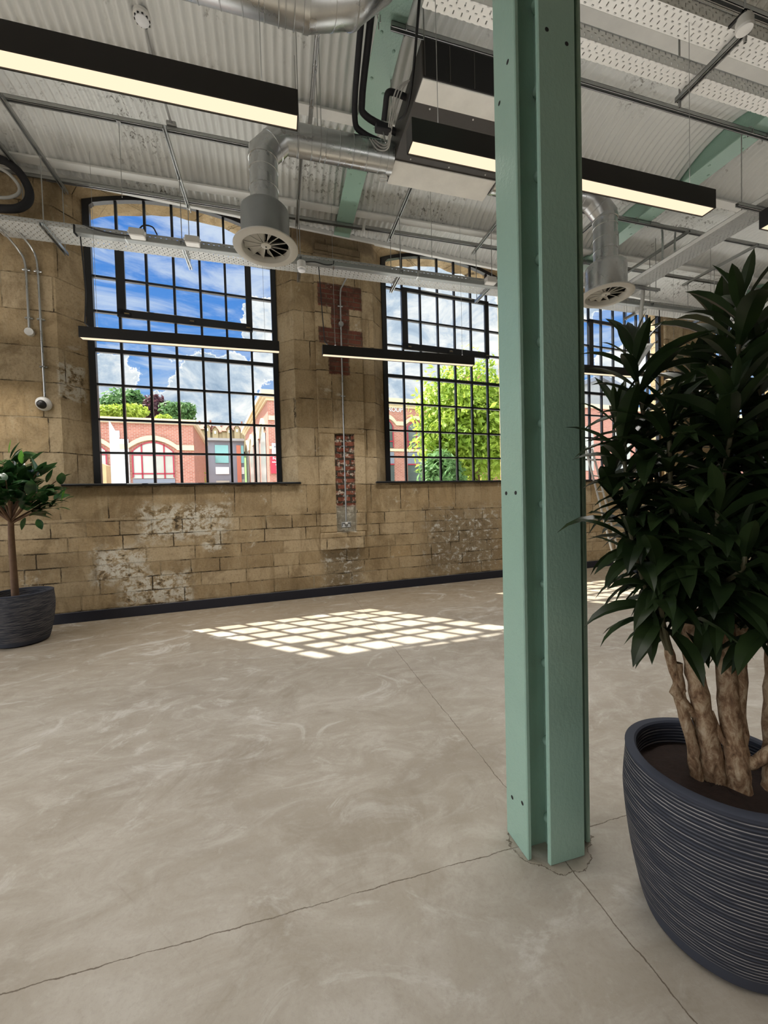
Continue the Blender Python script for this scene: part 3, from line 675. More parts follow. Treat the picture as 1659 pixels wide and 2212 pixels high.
# ------------------------------------------------------------------ linear pendants
LL = 2.28
def make_light():
    o = empty('linear_pendant', (0, 0, 0), 0, 'x', 'pendant lamp', 'black linear pendant lamps')
    h = MB(); t = .006
    h.box((0, -.048, 0), (LL, -.048 + t, .13)).box((0, .048 - t, 0), (LL, .048, .13)).box((0, -.048 + t, .122), (LL, .048 - t, .13)).box((0, -.048 + t, 0), (t, .048 - t, .122)).box((LL - t, -.048 + t, 0), (LL, .048 - t, .122))
    h.build('housing', M['black'], o)
    MB().box((t, -.042, .006), (LL - t, .042, .012)).build('diffuser', M['lens'], o)
    for x in (.18, LL - .18): MB().tube([(x, 0, .13), (x, 0, 2.2)], .002, 6).tube([(x, 0, .13), (x, 0, .15)], .012, 8).build('suspension_wire', M['rod'], o)
    return o
l0 = make_light()
lights = [(-1.685, -.77, 'slim pendant lamp in front of the leftmost window'), (1.165, -.77, 'slim pendant lamp hanging before the brick-patched pier and tree window'), (4.25, -.77, 'slim pendant lamp seen between the column and the potted plant'), (7.2, -.77, 'far pendant lamp hidden behind the potted plant leaves'),
          (-1.60, -4.07, 'large pendant lamp in the top left corner'), (1.305, -4.07, 'large pendant lamp passing behind the column'), (4.165, -4.07, 'large pendant lamp cut by the right edge')]
made = []
for i, (x, y, lab) in enumerate(lights):
    o = l0 if i == 0 else copy_tree(l0)
    o.location = (x, y, 3.52); o['label'] = lab; made.append((o, x, y))
for o, x, y in made:
    if y > -2:
        MB().tube([(.10, .01, .13), (.04, .03, .20), (.03, .12, .6), (.0, .12, 1.26)], .007, 8).build('power_cable', M['dark'], o, True)
LAMP_W = 22.; UP_W = 7.
for x, y in [(a, b) for a, b, _ in lights] + [(-4.5, -4.07), (-4.5, -.77), (-4.5, -7.4), (-1.6, -7.4), (1.3, -7.4), (4.2, -7.4), (7.1, -4.07), (10, -4.07), (10., -.77), (7.1, -7.4)]:  # positions past the pendants: unseen bare lights added for even bounce
    ld = bpy.data.lights.new('pendant_and_fill_light', 'AREA'); ld.shape = 'RECTANGLE'; ld.size = LL - .06; ld.size_y = .075; ld.energy = LAMP_W; ld.color = (1., .96, .90); ld.spread = math.radians(105)
    lo = bpy.data.objects.new('pendant_and_fill_light', ld); COL.objects.link(lo); lo.location = (x + LL / 2, y, 3.522)
    if y > -5:
        lu = bpy.data.lights.new('ceiling_fill_light', 'AREA'); lu.shape = 'RECTANGLE'; lu.size = LL - .06; lu.size_y = .08; lu.energy = UP_W; lu.color = (1., .97, .93)  # added light, no part of the lamps, lifts the ceiling
        lo = bpy.data.objects.new('ceiling_fill_light', lu); COL.objects.link(lo); lo.location = (x + LL / 2, y, 3.655); lo.rotation_euler = (PI, 0, 0)

# ------------------------------------------------------------------ ducts and diffusers
def ribbed(pts, r, pitch=.128, corner=.0):
    """resample a path with raised spiral seams on its straight runs"""
    P = [Vector(p) for p in pts]; out = []; rr = []
    for i in range(len(P) - 1):
        d = P[i + 1] - P[i]; L = d.length; n = max(1, int(L / pitch))
        out.append(P[i]); rr.append(r)
        for j in range(1, n):
            c = P[i] + d * (j / n); u = d.normalized() * .004
            if j / n * L < .03 or (1 - j / n) * L < .03: continue
            for off, e in ((-1.2, 0), (-.5, .004), (.5, .004), (1.2, 0)): out.append(c + u * off); rr.append(r + e)
    out.append(P[-1]); rr.append(r); return out, rr
def diffuser(x, y, z, zt, label, rz=0., mat='satingrey'):  # default plenum grey: bare metal with its shade put into the colour
    o = empty('round_air_diffuser', (x, y, z), rz, label, 'air diffuser', 'round swirl diffusers')
    MB().lathe([(.125, zt - z + .03), (.13, zt - z), (.19, zt - z - .012), (.212, zt - z - .035), (.215, zt - z - .06), (.215, .015), (.222, .012)], seg=48).build('plenum', M[mat], o, True)
    MB().lathe([(.285, .016), (.288, .010), (.285, .004), (.235, -.006), (.215, -.002), (.205, .02), (.200, .05)], seg=56).lathe([(.222, .016), (.285, .016)], seg=56).build('outer_ring', M['diff'], o, True)
    MB().lathe([(.2, .05), (.2, .12), (.001, .12)], seg=40).build('throat', M['inside'], o, True)
    for i in range(12):
        a = 2 * PI * i / 12 + .13; b2 = a + 2 * PI / 12 * .86
        p = lambda r, an, zz: (r * math.cos(an), r * math.sin(an), zz)
        MB().add([p(.04, a, .030), p(.202, a, .030), p(.202, a, .036), p(.04, a, .036)] + [p(.04, a + .11, .030), p(.202, a + .022, .030), p(.202, a + .022, .036), p(.04, a + .11, .036)],
                 [(0, 1, 5, 4), (3, 7, 6, 2), (0, 3, 2, 1), (4, 5, 6, 7)]).add([p(.04, a, .036), p(.202, a, .036), p(.202, a + (b2 - a) * .8, .085), p(.04, a + (b2 - a) * .8, .06)], [(0, 1, 2, 3)]).build('vane', M['diff'], o)
    MB().lathe([(.045, .040), (.045, .026), (.02, .020), (.001, .020)], seg=20).build('hub', M['diff'], o, True)
    MB().tube([(0, 0, .022), (0, 0, .016)], .007, 8).build('screw', M['inside'], o)
    return o
diffuser(.482, -2.44, 3.835, 4.20, 'round swirl air diffuser on a drop duct before the leftmost window')
diffuser(4.215, -2.50, 3.775, 4.14, 'round swirl air diffuser on a drop duct right of the column', .5, 'galv')
def duct(pts, r, label, straps, cat='duct', mat='galv', name='spiral_duct', pitch=.128, elbows=()):
    o = empty(name, pts[0], 0, label, cat, 'spiral ventilation ducts'); O = Vector(pts[0])
    P, rr = ribbed([Vector(p) - O for p in pts], r, pitch)
    MB().tube(P, rr, 32).build('tube', M[mat], o, True)
    for e, d in elbows:
        d = Vector(d).normalized() * .02; c = Vector(e) - O
        MB().tube([c - d, c - d * .9, c + d * .9, c + d], [r, r + .007, r + .007, r], 32, cap=False).build('collar', M['galv'], o, True)
    for c, ax, top in straps:
        c = Vector(c) - O; s = MB(); ring = []
        for i in range(25):
            a = PI + PI * i / 24
            off = (0, math.cos(a), math.sin(a)) if ax == 'x' else (math.cos(a), 0, math.sin(a)); ring.append(c + Vector(off) * (r + .006))
        s.tube([ring[0] + Vector((0, 0, top))] + ring + [ring[-1] + Vector((0, 0, top))], .004, 6); s.build('hanger_strap', M['rod'], o, True)
    return o
duct([(1.70, -2.46, 4.865), (.66, -2.445, 4.865), (.482, -2.44, 4.68), (.482, -2.44, 4.20)], .125, 'spiral duct from the fan coil unit down to the first air diffuser', [((1.0, -2.45, 4.865), 'x', .9), ((.80, -2.45, 4.865), 'x', .9)], elbows=(((.66, -2.445, 4.865), (1, 0, 0)), ((.482, -2.44, 4.64), (0, 0, 1)), ((1.66, -2.46, 4.865), (1, 0, 0))))
duct([(2.80, -2.46, 4.865), (4.03, -2.49, 4.865), (4.215, -2.50, 4.68), (4.215, -2.50, 4.14)], .125, 'spiral duct behind the column down to the second air diffuser', [((3.5, -2.48, 4.865), 'x', .9)], elbows=(((4.03, -2.49, 4.865), (1, 0, 0)), ((4.215, -2.5, 4.64), (0, 0, 1))))
duct([(-2.6, -3.56, 4.88), (.80, -3.56, 4.88), (1.06, -3.56, 4.97), (1.25, -3.56, 5.16), (1.33, -3.56, 5.42), (1.33, -3.56, 5.95)], .2, 'fat shiny spiral duct at the top edge bending upwards', [((.62, -3.56, 4.88), 'x', 1.), ((.72, -3.56, 4.88), 'x', 1.)], pitch=.135, elbows=(((1.06, -3.56, 4.97), (1, 0, .6)), ((.80, -3.56, 4.88), (1, 0, 0))))

# fan coil unit
o = empty('fan_coil_unit', (2.25, -2.79, 4.77), 0, 'dark ceiling fan coil unit with scuffed white panels behind the column', 'air conditioner')
MB().cbox((-.55, -.52, .012), (.55, .52, .30), .006).build('casing', M['fcu'], o)
MB().cbox((-.545, .24, 0), (.545, .52, .012), .003).build('white_panel', M['panel'], o); MB().cbox((-.545, -.52, 0), (.545, -.335, .012), .003).build('white_panel', M['panel'], o)
g = MB().box((-.53, -.53, .02), (.53, -.52, .30))
for i in range(6): g.box((-.53 + i * .212 - .004, -.5335, .02), (-.53 + i * .212 + .004, -.5295, .30), 1)
g.build('filter_grille', [M['grille'], M['fcu']], o)
MB().tube([(-.55, .33, .095), (-.59, .33, .095)], .13, 28).build('duct_collar', M['galv'], o, True); MB().tube([(.55, .33, .095), (.59, .33, .095)], .13, 28).build('duct_collar', M['galv'], o, True)
MB().lathe([(.045, 0), (.05, .004), (.045, .008)], (-.62, .42, -.04), 20).tube([(-.655, .42, -.036), (-.585, .42, -.036)], .005, 6).build('damper_handle', M['plastic'], o)
for x, y in ((-.5, -.45), (.5, -.45), (-.5, .45), (.5, .45)): MB().tube([(x, y, .3), (x, y, 1.2)], .006, 6).build('drop_rod', M['rod'], o)
sc_ = MB()
for x in (-.4, 0, .4):
    for y in (-.3, .2): sc_.sphere((x, y, .012), .008, 0, 8, 4)
sc_.build('screws', M['plastic'], o)

# lagged pipes and cables beside the first beam
def tubeobj(pts, r, mat, name, label, cat, group=None, seg=10, n=6):
    return tag(MB().tube(smooth_path(pts, n), r, seg).build(name, M[mat], None, True), label, cat, group)
tubeobj([(1.38, -3.27, 5.78), (1.38, -3.2, 5.62), (1.37, -2.95, 5.38), (1.37, -2.66, 5.16), (1.42, -2.60, 5.08), (1.72, -2.60, 4.99)], .03, 'rubber', 'lagged_pipe', 'black lagged pipe beside the green beam, upper of the two bending to the fan unit', 'pipe', 'lagged pipes')
tubeobj([(1.30, -3.27, 5.74), (1.30, -3.18, 5.56), (1.29, -2.92, 5.30), (1.31, -2.60, 5.06), (1.40, -2.53, 4.985), (1.72, -2.54, 4.90)], .026, 'rubber', 'lagged_pipe', 'black lagged pipe beside the green beam, lower of the two bending to the fan unit', 'pipe', 'lagged pipes')
tubeobj([(1.74, -2.92, 5.00), (1.60, -2.92, 5.02), (1.535, -2.92, 5.0), (1.53, -2.86, 4.94), (1.53, -2.80, 4.88)], .024, 'rubber', 'lagged_pipe', 'short black lagged pipe crooked over the small pump', 'pipe', 'lagged pipes')
o = empty('condensate_pump', (1.53, -2.77, 4.84), 0, 'small black pump box hanging at the end of the fan coil unit', 'pump')
MB().cbox((-.07, -.035, -.03), (.07, .035, .03), .006).build('body', M['rubber'], o); MB().tube([(0, 0, -.03), (.02, 0, -.12)], .006, 6).build('pipe_stub', M['rod'], o)
for i, (d, lab) in enumerate(((0., 'outermost pale cable bowed from the fan coil unit to the pump'), (.025, 'middle pale cable bowed from the fan coil unit to the pump'), (.05, 'innermost pale cable bowed from the fan coil unit to the pump'))):
    tubeobj([(1.69, -3.05, 5.02), (1.64 - d, -2.98, 4.98), (1.60 - d * .6, -2.82, 4.84), (1.60, -2.68, 4.76 + d), (1.52 + d, -2.60, 4.80 + d), (1.45 + d, -2.58, 4.9)], .006, 'wire', 'pale_cable', lab, 'cable', 'pale cables by the pump', 8)
tubeobj([(1.655, -3.55, 5.7), (1.665, -3.4, 5.35), (1.68, -3.2, 5.02), (1.68, -3.08, 4.86), (1.665, -2.98, 4.80), (1.64, -2.9, 4.82)], .011, 'dark', 'black_cable', 'thick black cable hanging down the near end of the fan coil unit', 'cable')

# lagged pipe loop, strut and tray at the left edge
P = [(-2.95, -.55, 5.35), (-2.6, -.5, 5.64), (-2.42, -.46, 5.62), (-2.32, -.42, 5.48), (-2.30, -.40, 5.34), (-2.36, -.40, 5.22), (-2.52, -.40, 5.15), (-3.0, -.40, 5.12)]
tubeobj(P, .045, 'rubber', 'lagged_pipe', 'thick black lagged pipe loop at the left edge above the conduits', 'pipe', 'lagged pipes', 14)
tubeobj([(q[0] - .07, q[1] - .06, 5.36 + (q[2] - 5.36) * .62) for q in P], .018, 'wire', 'pale_cable', 'pale cable following the black pipe loop at the left edge', 'cable')
o = empty('tray_hanger', (-2.42, 0, 0), 0, 'slanting strut at the left edge beside the black pipe loop', 'hanger')
channel(MB(), (0, -1.36, 5.655), (0, -.22, 5.655)).build('strut', M['strut'], o); MB().tube([(0, -.30, 5.3), (0, -.30, 5.70)], .0055, 7).build('rod', M['rod'], o)
tray_x(-3.2, -2.45, -.62, -.31, 5.72, .05, 'short perforated tray under the ceiling at the left edge')
tag(MB().tube([(-2.75, -.62, 5.95), (-2.55, -.62, 6.0)], .075, 18).build('pipe_end', M['rubber'], None, True), 'round black pipe end near the ceiling at the left edge', 'pipe')

# ceiling detectors
o = empty('smoke_detector', (-.55, -2.09, 5.995), 0, 'white smoke detector on the corrugated ceiling above the large left lamp', 'detector')
MB().lathe([(.075, .03), (.075, 0), (.062, -.012)], seg=28).build('base', M['plastic'], o, True)
MB().lathe([(.062, -.012), (.055, -.03), (.03, -.042), (.001, -.045)], seg=28).build('head', M['signw'], o, True)
s_ = MB()
for i in range(10): s_.box((.058 * math.cos(i * .628) - .008, .058 * math.sin(i * .628) - .008, -.024), (.058 * math.cos(i * .628) + .008, .058 * math.sin(i * .628) + .008, -.014))
s_.build('slot_pattern', M['inside'], o)
tag(MB().tube([(-.545, -2.02, 5.985), (-.53, -1.86, 5.875), (-.52, -1.78, 5.785), (-.51, -1.66, 5.785), (-.50, -1.32, 5.765)], .013, 8).cbox((-.55, -1.33, 5.745), (-.45, -1.25, 5.79), .008).build('detector_conduit', M['rod'], None, True), 'thin conduit linking the smoke detector to the strut rail', 'conduit')
o = empty('alarm_sounder', (3.72, -4.21, 4.69), 0, 'white alarm sounder beside the slotted cross strut at the top right corner', 'alarm')
MB().lathe([(.042, .07), (.05, .045), (.05, 0)], seg=26).lathe([(.001, .07), (.042, .07)], seg=26).build('body', M['diff'], o, True); MB().lathe([(.05, 0), (.046, -.016), (.02, -.024), (.001, -.025)], seg=26).build('face', M['plastic'], o, True)
MB().box((-.01, -.01, .07), (.01, .01, .12)).box((-.01, -.01, .108), (.01, .10, .12)).build('bracket', M['dark'], o)

# ------------------------------------------------------------------ conduits and fittings on the stone wall (wall coordinates)
def conduit(pts, name, label, clips, r=.0125, end=None):
    o = empty(name, (0, 0, 0), TH, label, 'conduit', 'steel conduits on the stone wall')
    MB().tube(pts, r, 12).build('pipe', M['galv'], o, True)
    for x, z in clips: MB().cbox((x - .042, -.035, z - .009), (x + .042, -.0, z + .009), .004).box((x - .02, -.048, z - .008), (x + .02, -.03, z + .008)).build('saddle_clip', M['galv'], o)
    return o
c1 = conduit(smooth_path([(-2.70, -.45, 4.86), (-2.60, -.28, 4.84), (-2.52, -.06, 4.74), (-2.475, -.03, 4.60), (-2.468, -.03, 4.2), (-2.465, -.03, 3.80)], 6), 'wall_conduit', 'shorter left steel conduit ending in a round box on the stone wall', ((-2.47, 4.53), (-2.466, 3.93)))
MB().tube([(-2.465, -.002, 3.755), (-2.465, -.05, 3.755)], .048, 24).build('round_box', M['plastic'], c1)
c2 = conduit(smooth_path([(-2.52, -.45, 4.90), (-2.46, -.30, 4.88), (-2.38, -.08, 4.78), (-2.352, -.03, 4.62), (-2.345, -.03, 4.1), (-2.338, -.03, 2.95)], 6), 'wall_conduit', 'longer left steel conduit running down to the dome camera', ((-2.35, 4.53), (-2.344, 3.93), (-2.34, 3.33)))
o = empty('dome_camera', W(-2.352, -.01, 2.865), TH, 'white dome security camera on the stone wall under a conduit', 'camera')
MB().lathe([(.001, 0), (.085, 0), (.088, .01), (.088, .035), (.075, .055), (.055, .065)], seg=32).build('housing', M['plastic'], o, True)
MB().lathe([(.055, .062), (.05, .085), (.03, .105), (.001, .112)], seg=28).build('dome', M['black'], o, True)
for ch in [x for x in bpy.data.objects if x.parent == o]: ch.rotation_euler = (PI / 2 + .35, 0, -.15)
c3 = conduit(smooth_path([(1.69, -.42, 5.10), (1.685, -.16, 5.08), (1.62, -.085, 4.96), (1.578, -.072, 4.84), (1.570, -.072, 4.5), (1.568, -.072, 3.0), (1.566, -.072, 1.19)], 6), 'wall_conduit', 'tall steel conduit down the brick-patched pier to a socket', ())
for ch in [x for x in bpy.data.objects if x.parent == c3]: ch['label'] = 'galvanised steel pipe'
for z in (4.62, 3.95, 3.2, 2.4, 1.6): MB().cbox((1.527, -.078, z - .008), (1.611, -.045, z + .008), .004).build('saddle_clip', M['galv'], c3)
MB().tube([(1.569, -.05, 4.335), (1.569, -.098, 4.335)], .04, 22).build('round_box', M['galv'], c3)
o = empty('double_socket', W(1.565, -.045, 1.133), TH, 'brushed steel double socket outlet low on the brick-patched pier', 'socket')
MB().cbox((-.076, -.04, -.045), (.076, 0, .045), .005).build('face_plate', M['socketm'], o)
MB().cbox((-.02, -.048, .012), (.02, -.04, .042), .003).build('switch_plate', M['plastic'], o)
for x in (-.045, .04):
    MB().box((x - .024, -.0425, -.030), (x + .024, -.04, -.018)).box((x - .010, -.0425, -.010), (x + .010, -.04, .010)).build('pin_holes', M['signw'], o)
for x, z0, xl, lab, ci in ((6.62, 5.02, 5.85, 'upright steel conduit beside the second diffuser, taller of two', .0), (6.88, 5.22, 7.6, 'upright steel conduit beside the second diffuser, shorter of two', .0)):
    s = -1 if xl < x else 1
    tag(MB().tube(smooth_path([(x, -1.2, z0), (x, -1.2, 5.3), (x, -1.2, 5.68), (x + s * .04, -1.2, 5.79), (x + s * .15, -1.2, 5.83), (xl, -1.21, 5.81)], 6), .0155, 12).tube([(x, -1.2, z0 - .02), (x, -1.2, z0 + .03)], .03, 12).build('steel_conduit', M['galv'], None, True), lab, 'conduit', 'upright conduits by the wide tray')
tubeobj([(6.50, -.95, 4.93), (6.52, -.92, 4.75), (6.55, -.86, 4.55), (6.66, -.78, 4.38), (6.78, -.7, 4.30)], .03, 'wire', 'cable_bundle', 'grey cable bundle drooping from the wide tray to the wall tray', 'cable')

# wires dropping from the long rail
for x, y, z, lab in ((-1.03, -1.27, 4.9, 'thin drop wire in front of the second pane column of the leftmost window'), (2.60, -1.27, 4.72, 'thin drop wire in front of the tree window'), (.62, -1.28, 4.4, 'thin drop wire right beside the first drop duct'), (7.55, -1.27, 4.5, 'thin drop wire above the potted plant')):
    tag(MB().tube([(x, y, z), (x, y, 5.70)], .0035, 6).box((x - .02, y - .026, 5.695), (x + .02, y + .026, 5.72)).build('drop_wire', M['rod']), lab, 'wire')

# ------------------------------------------------------------------ ladder
o = empty('ladder', (0, 0, 0), 0, 'pale aluminium ladder leaning by the window behind the potted plant', 'ladder')
for dx, dy in ((0, 0), (.42, .30)): MB().tube([(6.20 + dx, -.72 + dy, .0), (5.60 + dx, -.62 + dy, 2.35)], .017, 8).build('rail', M['leadw'], o)
for i in range(8):
    t = (i + .6) / 8.4; a = Vector((6.20, -.72, 0)).lerp(Vector((5.60, -.62, 2.35)), t); MB().tube([a, a + Vector((.42, .30, 0))], .013, 6).build('rung', M['leadw'], o)

# ------------------------------------------------------------------ planters and plants
def planter(parent, R=.29, H=.58, base=.19):
    prof = [(base, 0.0), (base + .03, .015)]
    for i in range(1, 22):
        t = i / 21; prof.append((base + .03 + (R - base - .03) * math.sin(min(1, t * 1.12) * PI / 2) ** .8 + (.0 if t < .75 else -.012 * (t - .75) / .25), .015 + (H - .03) * t))
    prof += [(R - .010, H - .005), (R - .018, H), (R - .040, H), (R - .046, H - .006), (R - .05, H - .12), (R - .055, H - .16)]
    MB().lathe(prof, seg=72, capb=True).build('pot', M['pot'], parent, True)
    s = MB(); n = 28
    vs = [(0, 0, H - .085)]; fs = []
    for ri in range(1, 9):
        for j in range(n):
            a = 2 * PI * j / n; rr = (R - .047) * ri / 8; vs.append((rr * math.cos(a), rr * math.sin(a), H - .085 + random.uniform(-.008, .008) * (ri < 8)))
    for j in range(n): fs.append((0, 1 + j, 1 + (j + 1) % n))
    for ri in range(7):
        for j in range(n): fs.append((1 + ri * n + j, 1 + (ri + 1) * n + j, 1 + (ri + 1) * n + (j + 1) % n, 1 + ri * n + (j + 1) % n))
    s.add(vs, fs).build('soil', M['soil'], parent, True)
def leaf(mb, base, d, L, wd, droop=.5, up=None, fold=.25, seg=6, shape=1., k=0, twist=0.):
    """one blade: two strips either side of a midrib, drooping along its length"""
    d = Vector(d).normalized(); z = Vector((0, 0, 1))
    side = d.cross(z)
    if side.length < 1e-3: side = Vector((1, 0, 0))
    side.normalize()
    if twist: side = Matrix.Rotation(twist, 3, d) @ side
    p = Vector(base); vs = []; cur = d.copy(); st = L / seg
    for i in range(seg + 1):
        t = i / seg
        prof = (math.sin(PI * min(1, (t * .94 + .04)) ** shape)) if i < seg else .0
        hw = wd * .5 * max(prof, .0)
        if t < .1: hw = max(hw, wd * .12)
        nrm = side.cross(cur).normalized()
        vs += [p - side * hw + nrm * hw * fold, p, p + side * hw + nrm * hw * fold]
        cur = (cur - z * droop * st / L * (0.4 + t)).normalized()
        p = p + cur * st
    fs = []
    for i in range(seg):
        a = i * 3; fs += [(a, a + 1, a + 4, a + 3), (a + 1, a + 2, a + 5, a + 4)]
    mb.add(vs, fs, k)

# tall strap-leaf plant at the right
PX, PY = 1.946, -5.258
o = empty('potted_strap_leaf_plant', (PX, PY, 0), 0, 'tall dark strap-leaf plant in a big ribbed charcoal pot, right foreground', 'potted plant')
planter(o, .283, .58, .185)
L3 = lambda p: (p[0] - PX, p[1] - PY, p[2])
trunks = [[(1.915, -5.215, .46), (1.90, -5.205, .62), (1.868, -5.19, .78), (1.86, -5.185, .90)],
          [(1.950, -5.225, .46), (1.945, -5.22, .60), (1.925, -5.205, .74)],
          [(1.972, -5.245, .46), (1.95, -5.235, .62), (1.915, -5.22, .80), (1.89, -5.21, 1.0), (1.87, -5.2, 1.2)],
          [(1.995, -5.295, .46), (1.996, -5.285, .58), (2.0, -5.26, .72), (2.01, -5.24, .90), (2.0, -5.22, 1.15)],
          [(2.015, -5.28, .46), (2.03, -5.27, .60), (2.04, -5.26, .80), (2.06, -5.26, 1.1)],
          [(2.08, -5.33, .46), (2.11, -5.31, .54), (2.15, -5.29, .68), (2.17, -5.28, .95)],
          [(1.99, -5.285, .56), (2.05, -5.32, .60), (2.11, -5.36, .70), (2.14, -5.40, .92)]]
radii = [(.019, .017), (.026, .022), (.034, .024), (.034, .026), (.028, .020), (.022, .018), (.019, .016)]
for t, (ra, rb) in zip(trunks, radii):
    P = smooth_path([L3(p) for p in t], 6); n = len(P)
    P = [p + Vector((random.uniform(-1, 1), random.uniform(-1, 1), 0)) * .0025 for p in P]
    MB().tube(P, [ra + (rb - ra) * i / (n - 1) + random.uniform(-.002, .003) for i in range(n)], 12).build('trunk', M['bark'], o, True)
k_ = MB()
k_.tube([L3(p) for p in ((1.905, -5.21, .72), (1.875, -5.20, .76), (1.845, -5.19, .80), (1.853, -5.19, .83))], [.015, .015, .017, .010], 10).tube([L3(p) for p in ((1.87, -5.195, .80), (1.845, -5.185, .87), (1.835, -5.18, .93), (1.83, -5.18, .95))], [.014, .014, .017, .014], 10)
k_.tube([L3(p) for p in ((1.995, -5.29, .60), (1.955, -5.26, .66), (1.94, -5.24, .74))], [.016, .011, .01], 10)
k_.build('pruned_stub', M['bark'], o, True)
tips = [(1.736, -5.139, 2.02, 2), (1.95, -5.33, 2.12, 3), (2.17, -5.13, 2.16, 4), (2.16, -5.03, 2.02, 4), (1.665, -5.135, 1.80, 0), (1.74, -5.26, 1.78, 2), (1.84, -5.38, 1.80, 3), (2.06, -5.31, 2.0, 5),
        (1.67, -5.175, 1.454, 0), (1.74, -5.22, 1.27, 0), (1.80, -5.43, 1.36, 3), (2.01, -5.15, 1.72, 4), (1.78, -5.14, 1.70, 2), (2.00, -5.38, 1.66, 6), (1.70, -5.07, 1.59, 2), (1.80, -5.36, 1.48, 3),
        (1.80, -5.28, 1.42, 2), (2.04, -5.34, 1.42, 6), (1.87, -5.33, 1.26, 3), (1.98, -5.18, 1.28, 1), (1.88, -5.46, 1.26, 6), (2.2, -5.2, 1.75, 5), (2.25, -5.3, 1.4, 5), (1.90, -5.10, 1.40, 1)]
GA = 2.39996
for ti, (x, y, z, tr) in enumerate(tips):
    tp = Vector(L3((x, y, z))); b0 = Vector(L3(trunks[tr][-1])); mid = b0.lerp(tp, .5) + Vector((0, 0, -.06)) + (tp - b0).cross(Vector((0, 0, 1))) * .08
    P = smooth_path([b0 - Vector((0, 0, .04)), mid, tp - Vector((0, 0, .08)), tp], 5)
    MB().tube(P, [.009 - .004 * i / (len(P) - 1) for i in range(len(P))], 8).build('cane', M['cane'], o, True)
    Ls = [(P[i + 1] - P[i]).length for i in range(len(P) - 1)]; tot = sum(Ls)
    f = MB(); span = min(.62 if z > 1.5 else (.42 if z > 1.3 else .26), tot * .97); nl = int(span / .0125)
    for i in range(nl):
        s = tot - span * (i / nl) ** 1.1; acc = 0; q = P[-1]; dd = (P[-1] - P[-2]).normalized()
        for j, l in enumerate(Ls):
            if acc + l >= s: q = P[j].lerp(P[j + 1], (s - acc) / l); dd = (P[j + 1] - P[j]).normalized(); break
            acc += l
        a = GA * i + ti * 1.7; t = i / nl
        el = 1.15 - 1.55 * t ** .7 + random.uniform(-.2, .2)
        out = Vector((math.cos(a), math.sin(a), 0)); d = out * math.cos(el) + Vector((0, 0, math.sin(el))) + dd * .25
        L = (.12 + .12 * min(1, t * 5)) * random.uniform(.8, 1.2)
        en = q + d.normalized() * L
        if (q.x + PX < 1.84 and q.y + PY > -4.97) or (en.x + PX < 1.84 and en.y + PY > -4.97) or en.x + PX < 1.525: continue
        leaf(f, q, d, L, L * random.uniform(.19, .245), .6 + .9 * t + random.uniform(-.1, .25), None, .35, 6, 1.05, 0, random.uniform(-.5, .5))
    f.build('foliage', M['drac'], o, True)

# rubber plant at the left
QX, QY = -2.36, -.86
o = empty('potted_rubber_plant', (QX, QY, 0), 0, 'small rubber plant with glossy oval leaves in a ribbed charcoal pot by the wall', 'potted plant')
planter(o, .31, .58, .21)
T = smooth_path([(-.045, 0, .46), (-.05, 0, .8), (-.06, .01, 1.2), (-.05, 0, 1.42)], 5)
MB().tube(T, [.036 - .010 * i / (len(T) - 1) for i in range(len(T))], 12).build('trunk', M['trunkb'], o, True)
br = MB(); f = MB(); cz = 1.90
ends = []
for i in range(20):
    a = GA * i; el = -.25 + 1.6 * (i / 20); R = .46
    e = Vector((-.06 + R * math.cos(a) * math.cos(el), R * .95 * math.sin(a) * math.cos(el), cz - .22 + .42 * math.sin(el) + random.uniform(-.08, .06)))
    ends.append(e); s0 = Vector((-.05, 0, 1.36 + .08 * (i / 20)))
    br.tube(smooth_path([s0, s0.lerp(e, .5) + Vector((0, 0, .02)), e], 4), [.013 - .001 * j for j in range(9)], 7)
br.build('branches', M['trunkb'], o, True)
fl = MB()
for i, e in enumerate(ends):
    s0 = Vector((-.05, 0, 1.42))
    for j in range(13):
        t = .30 + .75 * random.random(); q = s0.lerp(e, t) + Vector((random.uniform(-.05, .05),) * 1 + (random.uniform(-.05, .05), random.uniform(-.05, .05)))
        a = random.uniform(0, 2 * PI); el = random.uniform(-.5, 1.0)
        d = Vector((math.cos(a) * math.cos(el), math.sin(a) * math.cos(el), math.sin(el))) + (q - s0).normalized() * .9
        L = random.uniform(.17, .25)
        leaf(f, q, d, L, L * random.uniform(.46, .54), random.uniform(.2, .9), None, .18, 7, .85, 0, random.uniform(-.6, .6))
for q, d, L in (((.47, -.05, 1.60), (.3, -.1, .9), .16), ((.46, -.1, 1.66), (.7, -.3, .6), .13), ((.02, -.1, 2.14), (.2, -.1, 1), .16), ((.16, -.15, 2.02), (.1, -.2, .9), .15), ((.3, -.2, 1.40), (.4, -.2, -.8), .13), ((.2, -.22, 1.42), (-.2, -.2, -.9), .14), ((-.2, -.2, 1.45), (-.1, -.1, -1), .17)):
    leaf(fl if L != .13 and d[2] > 0 else f, q, d, L, L * .55, .3, None, .18, 7, .85, 0, .9)
f.build('foliage', M['ficus'], o, True); fl.build('young_leaves', M['ficusl'], o, True)['label'] = 'bright lime young leaves'

